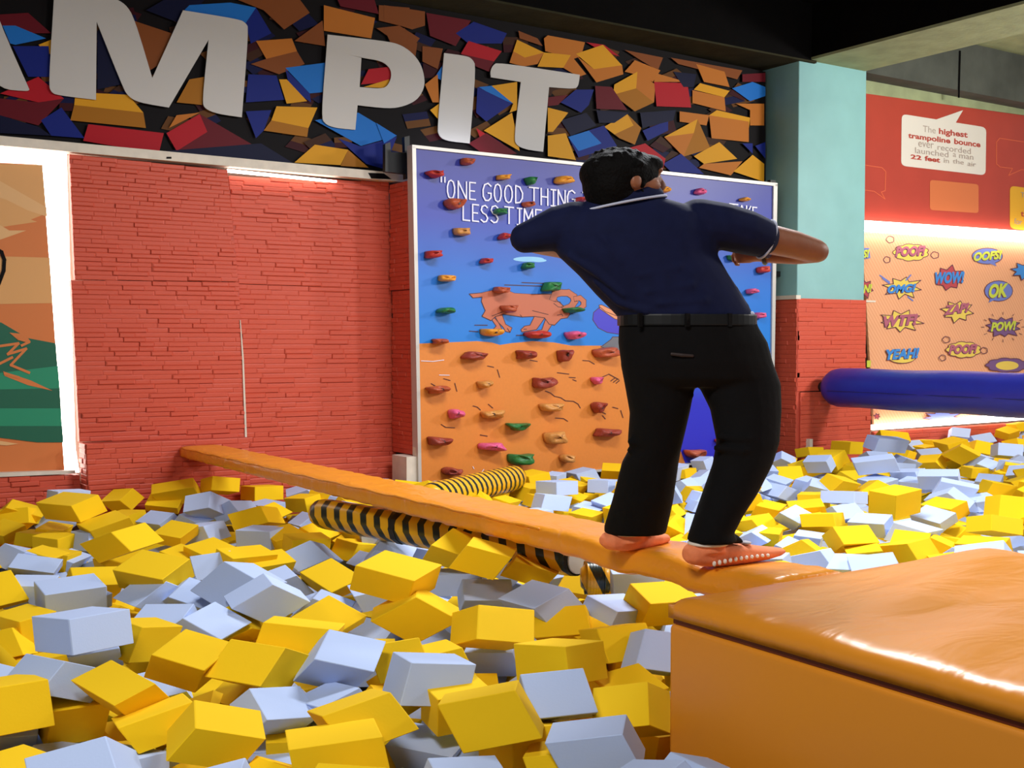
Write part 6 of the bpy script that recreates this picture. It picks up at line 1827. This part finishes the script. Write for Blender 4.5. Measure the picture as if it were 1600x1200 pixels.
def add_blocks(rows):
    byz = {}
    made = []
    for c, P, E1, E2, E3 in rows:
        o = bpy.data.objects.new('foam_block', block_mesh(E1, E2, E3, M_fy if c == 'y' else M_fb))
        o.location = P
        link(o)
        px, py = pixel(P)
        z = zone(px, py)
        cn = 'yellow' if c == 'y' else 'pale blue'
        o['category'] = 'foam block'
        o['group'] = cn + ' foam blocks in the pit'
        made.append(o)
        byz.setdefault((cn, z), []).append((px, o))
    for (cn, z), L in byz.items():
        L.sort(key=lambda q: q[0])
        for i, (px, o) in enumerate(L):
            if i < len(ORD):
                o['label'] = '%s foam block %s, %s from left' % (cn, z, ORD[i])
            else:
                o['label'] = '%s foam block %s' % (cn, z)
    return made


rows = []
for B in BLOCKS:
    rows.append((B[0], Vector(B[1:4]), Vector(B[4:7]), Vector(B[7:10]), Vector(B[10:13])))
centres = [r[1] for r in rows]
rf = random.Random(3)
SQ = 1 / 1.78                     # blocks settle flatter than they are wide


def rand_block(P, zone_c=None):
    c = 'y' if rf.random() < 0.58 else 'b'
    R_ = Euler((rf.gauss(0, .45), rf.gauss(0, .45), rf.uniform(0, 6.28))).to_matrix()
    E = []
    for k in range(3):
        e = R_.col[k] * rf.uniform(.21, .26)
        e.z *= SQ
        E.append(e)
    return (c, P, E[0], E[1], E[2])


def fill_layer(step, z, mind, cen, margin):
    grid = {}
    for q in cen:
        grid.setdefault((int(q.x // .5), int(q.y // .5)), []).append(q)
    out = []
    x = -2.5
    while x < 17.5:
        y = 1.2
        while y < 9.6:
            P = Vector((x + rf.uniform(-.05, .05), y + rf.uniform(-.05, .05), z + rf.uniform(-.03, .03)))
            y += step
            if (P.y > 9.38) or (P.y > 8.98 and P.x > 4.7 and P.x < 11.9):
                continue
            if 2.35 < P.x < 4.6 and P.y < 3.25:
                continue
            px, py = pixel(P)
            if (P - CAM).dot(FW) < 2 or px < -margin or px > 1600 + margin * 2.6 or py > 1200 + margin:
                continue
            gx, gy = int(P.x // .5), int(P.y // .5)
            if any((q - P).to_2d().length < mind for a in (-1, 0, 1) for b in (-1, 0, 1) for q in grid.get((gx + a, gy + b), ())):
                continue
            grid.setdefault((gx, gy), []).append(P)
            out.append(P)
        x += step
    return out


loose = [(B[0], Vector(B[1:4]), Vector(B[4:7]), Vector(B[7:10]), Vector(B[10:13])) for B in LOOSE]
loose.sort(key=lambda r: (r[1] - CAM).dot(FW))
rows += loose[:300 - len(rows)]          # the nearest ones stay single objects
add_blocks(rows)
extra = loose[300 - len(BLOCKS):]
for P in fill_layer(0.1, -0.665, 0.24, [], 160):
    extra.append(rand_block(P))


def bed(c, mt, nm, label):
    V, Fc = [], []
    CB = [Vector((sx, sy, sz)) * .5 for sx in (-1, 1) for sy in (-1, 1) for sz in (-1, 1)]
    CF = [(0, 1, 3, 2), (4, 6, 7, 5), (0, 4, 5, 1), (2, 3, 7, 6), (0, 2, 6, 4), (1, 5, 7, 3)]
    for cc, P, a, b, d in extra:
        if cc != c:
            continue
        k = len(V)
        V += [P + a * v.x + b * v.y + d * v.z for v in CB]
        Fc += [tuple(k + i for i in f) for f in CF]
    o = build(nm, V, Fc, mt)
    tag(o, label, 'foam blocks', kind='stuff')


bed('y', M_fy, 'foam_block_bed', 'deeper layer of loose yellow foam blocks filling the pit')
bed('b', M_fb, 'foam_block_bed', 'deeper layer of loose pale blue foam blocks filling the pit')

# ------------------------------------------------------------------ the man on the beam
M_skin = mat('brown_skin', (150, 92, 62), 0.5, 0.08, 14, 0.1, 60)
M_hair = mat('black_hair', (9, 7, 7), 0.75, 0.3, 40, 0.6, 90, spec=0.12)
M_shirt = mat('navy_polo_cloth', (17, 23, 58), 0.85, 0.12, 16, 0.35, 9, spec=0.2)
M_trim = mat('pale_trim', (196, 200, 222), 0.8)
M_jean = mat('black_denim', (7, 6, 8), 0.9, 0.2, 18, 0.6, 10, spec=0.22)
M_belt = mat('black_leather_belt', (9, 9, 10), 0.4, 0.1, 20, spec=0.4)
M_sock = mat('orange_sock', (246, 140, 92), 0.85, 0.05, 30, 0.2, 80)
M_grip = mat('white_sock_grip', (236, 226, 214), 0.7)
M_watch = mat('dark_watch', (24, 20, 20), 0.3)
TM = 4.75
man = empty('person', pt(1050, 873, 4.74), 'man in a navy polo shirt and black trousers balancing on the orange beam', 'person')


def row(y, l, r, t, dep):
    c = pt((l + r) / 2, y, t)
    return (c, RT * ((r - l) / 2 * t / FPX), FH * dep)


def lp(pts_, depth=1.0, n=16):
    return limb([(pt(x, y, t), r * t / FPX) for x, y, t, r in pts_], n, depth)


def foot(secs):
    out = []
    L = [(pt(x, (yt + yb) / 2, t), (yb - yt) / 2 * t / FPX, hd) for x, yt, yb, t, hd in secs]
    for i, (c, h, hd) in enumerate(L):
        d = (L[min(i + 1, len(L) - 1)][0] - L[max(i - 1, 0)][0])
        d.z = 0
        d.normalize()
        out.append((c, d.cross(ZZ).normalized() * hd, ZZ * h))
    return loft(out, 20, True, 2.4)


def fingers(knuckle, axis, spread, curl, px, t, sc=1.0):
    """four bent fingers of different lengths rooted in the palm and a thumb at its side"""
    out = []
    ln = (0.050, 0.058, 0.054, 0.042)
    for i in range(4):
        k0 = knuckle + spread * (i - 1.5) * 0.021 * sc
        p1 = k0 + axis * ln[i] * sc * .8 + curl * 0.012 * sc
        p2 = p1 + (axis * .25 + curl) .normalized() * ln[i] * sc * .75
        p3 = p2 + (curl * .35 - axis).normalized() * ln[i] * sc * .6
        out.append(limb([(k0 - axis * .02 * sc, .0105 * sc), (p1, .0098 * sc), (p2, .009 * sc), (p3, .008 * sc)], 10))
    b0 = knuckle - axis * 0.055 * sc - spread * 0.032 * sc
    out.append(limb([(b0, .013 * sc), (b0 + axis * .03 * sc - spread * .018 * sc + curl * .012 * sc, .0115 * sc), (b0 + axis * .058 * sc - spread * .014 * sc + curl * .026 * sc, .0095 * sc)], 10))
    return out


# --- head frame
HF = (RT * 0.95 + FH * 0.31).normalized()
HS = HF.cross(ZZ).normalized()          # towards the camera side
if HS.dot(FW) > 0:
    HS = -HS
HU = (ZZ + RT * 0.05).normalized()
HC_ = pt(975, 284, 4.72)


def hp(f, u, s):
    return HC_ + HF * f + HU * u + HS * s


head = [ellipsoid(hp(0, .01, 0), HF * .150, HS * .118, HU * .112),
        ellipsoid(hp(.055, -.055, 0), HF * .10, HS * .088, HU * .085),          # jaw
        limb([(hp(.145, .03, 0), .014), (hp(.172, -.012, 0), .020), (hp(.155, -.03, 0), .018)], 10),   # nose
        ellipsoid(hp(.128, -.058, 0), HF * .024, HS * .034, HU * .012), ellipsoid(hp(.126, -.075, 0), HF * .022, HS * .03, HU * .011),   # lips
        ellipsoid(hp(.118, -.112, 0), HF * .034, HS * .034, HU * .026),          # chin
        ellipsoid(hp(.125, .045, 0), HF * .028, HS * .085, HU * .016)]           # brow
for s in (1, -1):
    head.append(ellipsoid(hp(.0, -.012, s * .118), HF * .024, HS * .016, HU * .034))
    head.append(ellipsoid(hp(-.012, -.012, s * .126), HF * .014, HS * .010, HU * .024))
    head.append(ellipsoid(hp(.085, -.02, s * .072), HF * .045, HS * .03, HU * .03))
neck = lp([(975, 345, 4.74, 44), (972, 318, 4.73, 39), (972, 296, 4.72, 38)])
torso_s = loft([row(330, 905, 1045, TM, .09), row(352, 880, 1112, TM, .13), (row(400, 888, 1108, TM, .14)), row(450, 930, 1140, TM, .13), row(500, 978, 1168, TM, .13), row(560, 985, 1190, TM, .13), row(592, 1000, 1190, TM, .11)], 24)
legL_s = loft([row(575, 992, 1082, TM, .09), row(650, 1000, 1060, 4.78, .07), row(700, 990, 1050, 4.82, .065), row(760, 980, 1032, 4.88, .055), row(832, 960, 1002, 4.95, .05), row(848, 958, 1000, 4.95, .05)], 16)
legR_s = loft([row(575, 1092, 1195, TM, .09), row(650, 1128, 1205, 4.70, .07), row(700, 1130, 1200, 4.66, .065), row(760, 1110, 1165, 4.62, .055), row(835, 1086, 1126, 4.58, .05), row(860, 1084, 1126, 4.58, .05)], 16)
footL_s = foot([(950, 840, 853, 4.925, .03), (972, 836, 855, 4.95, .035), (1000, 836, 852, 5.01, .04), (1030, 838, 846, 5.1, .025)])
footR_s = foot([(1084, 858, 876, 4.575, .03), (1108, 856, 878, 4.605, .035), (1150, 857, 874, 4.67, .04), (1200, 858, 866, 4.75, .025)])
armR = lp([(1095, 350, 4.75, 24), (1140, 358, 4.76, 24), (1190, 371, 4.79, 24), (1240, 382, 4.84, 22), (1274, 392, 4.87, 19)])
foreR = lp([(1278, 393, 4.88, 17.5), (1245, 397, 4.92, 16.5), (1210, 399, 4.97, 13), (1184, 398, 5.0, 11)])
palmR = lp([(1190, 398, 5.0, 11), (1178, 397, 5.01, 13), (1166, 397, 5.02, 12.5)], 0.7)
finR = fingers(pt(1166, 397, 5.02), -RT, -ZZ, FH * .8 + ZZ * -.3, 0, 0, 0.95)
armL = lp([(905, 352, 4.75, 22), (870, 358, 4.75, 21), (836, 366, 4.75, 19), (814, 372, 4.76, 17)])
foreL = lp([(815, 372, 4.77, 17), (828, 378, 4.88, 16), (850, 386, 5.0, 13), (872, 392, 5.1, 11)])
palmL = lp([(872, 392, 5.1, 11), (885, 394, 5.14, 13), (896, 396, 5.17, 12)], 0.7)
finL = fingers(pt(896, 396, 5.17), RT * .9 + FH * .4, -ZZ, FH * .7 - RT * .3, 0, 0, 0.95)
body = fuse('body', head + [neck, torso_s, legL_s, legR_s, footL_s, footR_s, armR, foreR, palmR, armL, foreL, palmL] + finR + finL, 0.0085, M_skin, man, 3)
tag(body, 'bare brown skin of the arms, neck and face')
# eyes
for s in (1, -1):
    V_, F_ = ellipsoid(hp(.122, .018, s * .045), HF * .014, HS * .016, HU * .012, 12, 8)
    build('eye', V_, F_, mat('eye_white', (220, 214, 206), 0.3), body, smooth=True)
    V_, F_ = ellipsoid(hp(.134, .018, s * .045), HF * .004, HS * .007, HU * .007, 10, 6)
    build('iris', V_, F_, M_hair, body, smooth=True)
# hair: thick cap, nape and sideburns
hair = [ellipsoid(hp(-.022, .030, 0), HF * .168, HS * .138, HU * .100), ellipsoid(hp(-.055, -.010, 0), HF * .118, HS * .128, HU * .118), ellipsoid(hp(-.07, -.06, 0), HF * .085, HS * .10, HU * .075),
        ellipsoid(hp(.085, .068, 0), HF * .075, HS * .10, HU * .045)]
for s in (1, -1):
    hair.append(limb([(hp(.03, .045, s * .112), .020), (hp(.034, .0, s * .112), .013), (hp(.036, -.03, s * .106), .010)], 10))
rh = random.Random(4)
for k in range(46):
    a, b = rh.uniform(0, 6.28), rh.uniform(.1, 1.35)
    d = Vector((math.cos(a) * math.sin(b) * .155, math.sin(a) * math.sin(b) * .13, math.cos(b) * .092))
    q = hp(-.025 + d.x, .030 + d.z, d.y)
    g = (HF * (d.x * .6 + .03) + HS * d.y + HU * (d.z * .2)).normalized()
    hair.append(limb([(q - g * .02, .018), (q + g * .016, .011), (q + g * .022 - HU * .006, .006)], 8))
ho = fuse('hair', hair, 0.008, M_hair, man, 2)
tag(ho, 'thick short black hair')
beard = [ellipsoid(hp(.056, -.092, 0), HF * .098, HS * .090, HU * .050), ellipsoid(hp(.118, -.108, 0), HF * .042, HS * .042, HU * .030)]
for s in (1, -1):
    beard.append(limb([(hp(.036, -.045, s * .10), .010), (hp(.05, -.082, s * .086), .016), (hp(.09, -.104, s * .06), .018)], 10))
beard.append(limb([(hp(.142, -.045, .035), .009), (hp(.15, -.042, 0), .010), (hp(.142, -.045, -.035), .009)], 8))
tag(fuse('beard', beard, 0.008, M_hair, man, 2), 'short black beard')

# --- shirt
shirt = [loft([row(311, 922, 1040, TM - .02, .085), row(322, 900, 1078, TM - .01, .11), row(338, 868, 1118, TM, .145), row(362, 858, 1124, TM, .165), row(400, 872, 1121, TM, .172), row(430, 904, 1138, TM, .170), row(460, 931, 1158, TM, .168), row(484, 955, 1172, TM, .166), row(497, 967, 1176, TM, .168)], 32, True, 2.25),
         lp([(900, 352, TM, 38), (868, 358, TM, 35), (838, 367, TM, 28), (820, 372, TM, 24)], 1.1),
         lp([(1090, 348, TM, 38), (1130, 354, TM, 37), (1165, 363, 4.77, 35), (1186, 370, 4.79, 32)], 1.1)]
SR = [(311, 922, 1040, .085), (338, 868, 1118, .145), (362, 858, 1124, .165), (400, 872, 1121, .172), (430, 904, 1138, .170), (460, 931, 1158, .168), (497, 967, 1176, .168)]


def surf(x, y):
    for (y0, l0, r0, d0), (y1, l1, r1, d1) in zip(SR, SR[1:]):
        if y0 <= y <= y1:
            k = (y - y0) / (y1 - y0)
            l, r, d = l0 + (l1 - l0) * k, r0 + (r1 - r0) * k, d0 + (d1 - d0) * k
            u = min(.97, abs(x - (l + r) / 2) / ((r - l) / 2))
            return TM - d * (1 - u ** 2.25) ** (1 / 2.25)
    return TM


# folds pulled across the back
for F0 in ([(1112, 392, 5), (1060, 418, 7), (1000, 430, 4)], [(1128, 420, 5), (1080, 446, 8), (1010, 456, 4)], [(1150, 452, 5), (1100, 470, 8), (1030, 474, 5)], [(1166, 478, 5), (1090, 487, 6), (1000, 482, 4)],
           [(890, 400, 5), (930, 424, 7), (975, 462, 4)], [(930, 440, 4), (965, 472, 6), (1010, 488, 4)], [(905, 345, 5), (945, 372, 6), (970, 410, 3)], [(1105, 345, 5), (1070, 372, 6), (1050, 400, 3)]):
    shirt.append(limb([(pt(x, y, surf(x, y) + .006), r * TM / FPX) for x, y, r in F0], 10))
so = fuse('polo_shirt', shirt, 0.009, M_shirt, man, 3)
tag(so, 'navy polo shirt with pale trim')


def ring_tube(name, c, a, b, r, mt, parent, n=40, arc=(0, 2 * math.pi)):
    P = []
    for i in range(n + 1):
        th = arc[0] + (arc[1] - arc[0]) * i / n
        P.append((c + a * math.cos(th) + b * math.sin(th), r))
    V, Fc = limb(P, 8, 1.0, True)
    return build(name, V, Fc, mt, parent, smooth=True)


# collar: a band standing round the neck, pale line along its edge
cs = []
for y, l, r, dep in ((322, 902, 1040, .105), (312, 908, 1036, .100), (302, 918, 1030, .092), (297, 922, 1028, .088)):
    c, a, b = row(y, l, r, 4.72, dep)
    a = a + ZZ * (0.035 * (r - l) / 138)
    cs.append((c, a, b))
V_, F_ = loft(cs, 36)
co = build('collar', V_, F_, M_shirt, so, smooth=True)
c, a, b = cs[0]
ring_tube('collar_trim', c + ZZ * .004, a * 1.01, b * 1.01, 0.0055, M_trim, so, 60)
d_ = (pt(1188, 371, 4.79) - pt(1165, 362, 4.77)).normalized()
a_ = d_.cross(FW).normalized()
b_ = d_.cross(a_).normalized()
k_ = 4.79 / FPX
ring_tube('sleeve_trim', pt(1197, 374, 4.795), a_ * 30.5 * k_, b_ * 27 * k_, 0.006, M_trim, so)
# --- trousers
tr_ = [loft([row(494, 969, 1178, TM, .160), row(512, 967, 1184, TM, .165), row(535, 966, 1198, TM, .172), row(565, 970, 1206, TM, .175), row(590, 975, 1213, TM, .165), row(604, 980, 1215, TM, .13)], 32, True, 2.3),
       loft([row(570, 970, 1092, TM, .135), row(600, 976, 1086, 4.76, .130), row(645, 984, 1077, 4.78, .122), row(688, 981, 1067, 4.81, .112), row(700, 984, 1064, 4.82, .11), row(722, 972, 1060, 4.84, .108), row(780, 957, 1052, 4.89, .104), row(822, 944, 1043, 4.94, .104), row(833, 944, 1040, 4.95, .102)], 24, True, 2.2),
       loft([row(565, 1085, 1206, TM, .135), row(600, 1090, 1219, 4.74, .130), row(640, 1110, 1220, 4.71, .122), row(690, 1120, 1217, 4.67, .112), row(725, 1114, 1206, 4.65, .108), row(770, 1098, 1183, 4.62, .104), row(805, 1086, 1160, 4.60, .102), row(832, 1077, 1146, 4.59, .102), row(846, 1073, 1152, 4.59, .104)], 24, True, 2.2),
       lp([(1128, 838, 4.59, 9), (1148, 842, 4.61, 8), (1158, 846, 4.63, 4)], 1.2)]
# soft creases behind the knees
for x0, x1, y, t in ((985, 1060, 690, 4.75), (985, 1058, 703, 4.77), (1124, 1206, 682, 4.60), (1120, 1205, 700, 4.59), (1000, 1080, 620, 4.70), (1122, 1205, 628, 4.66)):
    tr_.append(lp([(x0, y, t, 6), ((x0 + x1) / 2, y + 5, t - .035, 7), (x1, y - 3, t, 6)], .8, 10))
to = fuse('trousers', tr_, 0.009, M_jean, man, 3)
tag(to, 'loose black denim trousers')
p0, p1 = pt(1046, 556, TM), pt(1082, 558, TM)
V_, F_ = limb([(pt(1050, 553, 4.572), .006), (pt(1066, 555, 4.570), .007), (pt(1082, 556, 4.572), .006)], 8, .5)
build('label_patch', V_, F_, mat('brown_label', (42, 28, 26), 0.6), to)
# belt
bs = []
for y in (492, 494, 507, 509):
    g = 0 if y in (492, 509) else .004
    c, a, b = row(y, 965, 1181, TM, .172)
    bs.append((c + ZZ * 0, a * (1 + g), b * (1 + g)))
V_, F_ = loft(bs, 48, True, 2.3)
be = build('belt', V_, F_, M_belt, man, smooth=False)
for px_ in (1000, 1074, 1140):
    q = pt(px_, 500, 4.572 + abs(px_ - 1074) * .0004)
    bxv = boxv(q.x - .009, q.x + .009, q.y - .006, q.y + .006, q.z - .026, q.z + .026)
    build('belt_loop', bxv, BOXF, M_jean, to)
q = pt(1175, 495, 4.70)
V_, F_ = ellipsoid(q, RT * .014, FH * .02, ZZ * .022, 10, 8)
tag(build('shirt_tail', V_, F_, M_trim, man, smooth=True), 'bit of white cloth showing at the hip')
# socks
sl = fuse('sock', [foot([(941, 840, 852, 4.905, .035), (950, 832, 859, 4.915, .055), (970, 828, 861, 4.95, .062), (995, 829, 858, 5.0, .065), (1020, 831, 852, 5.07, .058), (1040, 834, 847, 5.13, .03)]), loft([row(846, 952, 1006, 4.945, .068), row(826, 956, 1010, 4.95, .062)], 16)], 0.007, M_sock, man, 3)
tag(sl, 'orange sock with a white ankle line')
sr = fuse('sock', [foot([(1072, 858, 876, 4.55, .03), (1079, 850, 882, 4.56, .05), (1100, 846, 885, 4.59, .062), (1130, 846, 884, 4.635, .066), (1160, 849, 880, 4.68, .066), (1190, 853, 874, 4.73, .06), (1212, 855, 868, 4.765, .045), (1224, 857, 864, 4.78, .02)]), loft([row(862, 1078, 1134, 4.58, .068), row(836, 1082, 1130, 4.58, .062)], 16)], 0.007, M_sock, man, 3)
tag(sr, 'orange sock with white rubber grips under the sole')
for i in range(11):
    f_ = i / 10
    x = 1116 + 84 * f_
    y = 881 - 13 * f_ - 2 * math.sin(f_ * 3)
    t = 4.507 + 0.135 * f_
    V_, F_ = ellipsoid(pt(x, y, t + .015), RT * .0075, FH * .012, ZZ * .011 * (1 - .35 * f_), 8, 6)
    build('grip', V_, F_, M_grip, sr, smooth=True)
V_, F_ = ellipsoid(pt(1165, 848, 4.665), RT * .024, FH * .03, ZZ * .008, 10, 6)
build('logo_patch', V_, F_, mat('pale_grey_print', (196, 186, 190), 0.7), sr, smooth=True)
for so_, y, l, r, t in ((sl, 832, 950, 1010, 4.95), (sr, 848, 1077, 1136, 4.58)):
    c, a, b = row(y, l, r, t, .07)
    ring_tube('ankle_band', c, a, b, .007, M_grip, so_)
# wrist watch
wc = pt(1196, 398.5, 4.985)
wd = (pt(1184, 398, 5.0) - pt(1210, 399, 4.97)).normalized()
wa = wd.cross(FW).normalized()
wb = wd.cross(wa).normalized()
kk = 4.985 / FPX
wt = tag(ring_tube('wrist_watch', wc, wa * 13.0 * kk, wb * 13.0 * kk, .009, M_watch, man), 'dark wrist watch on the right arm')
V_, F_ = loft([(wc - FW * 13.0 * kk, wd * .02, wa * .02), (wc - FW * 16.5 * kk, wd * .019, wa * .019)], 16)
build('watch_case', V_, F_, mat('steel_watch_case', (190, 186, 190), 0.25, metal=.8), wt)
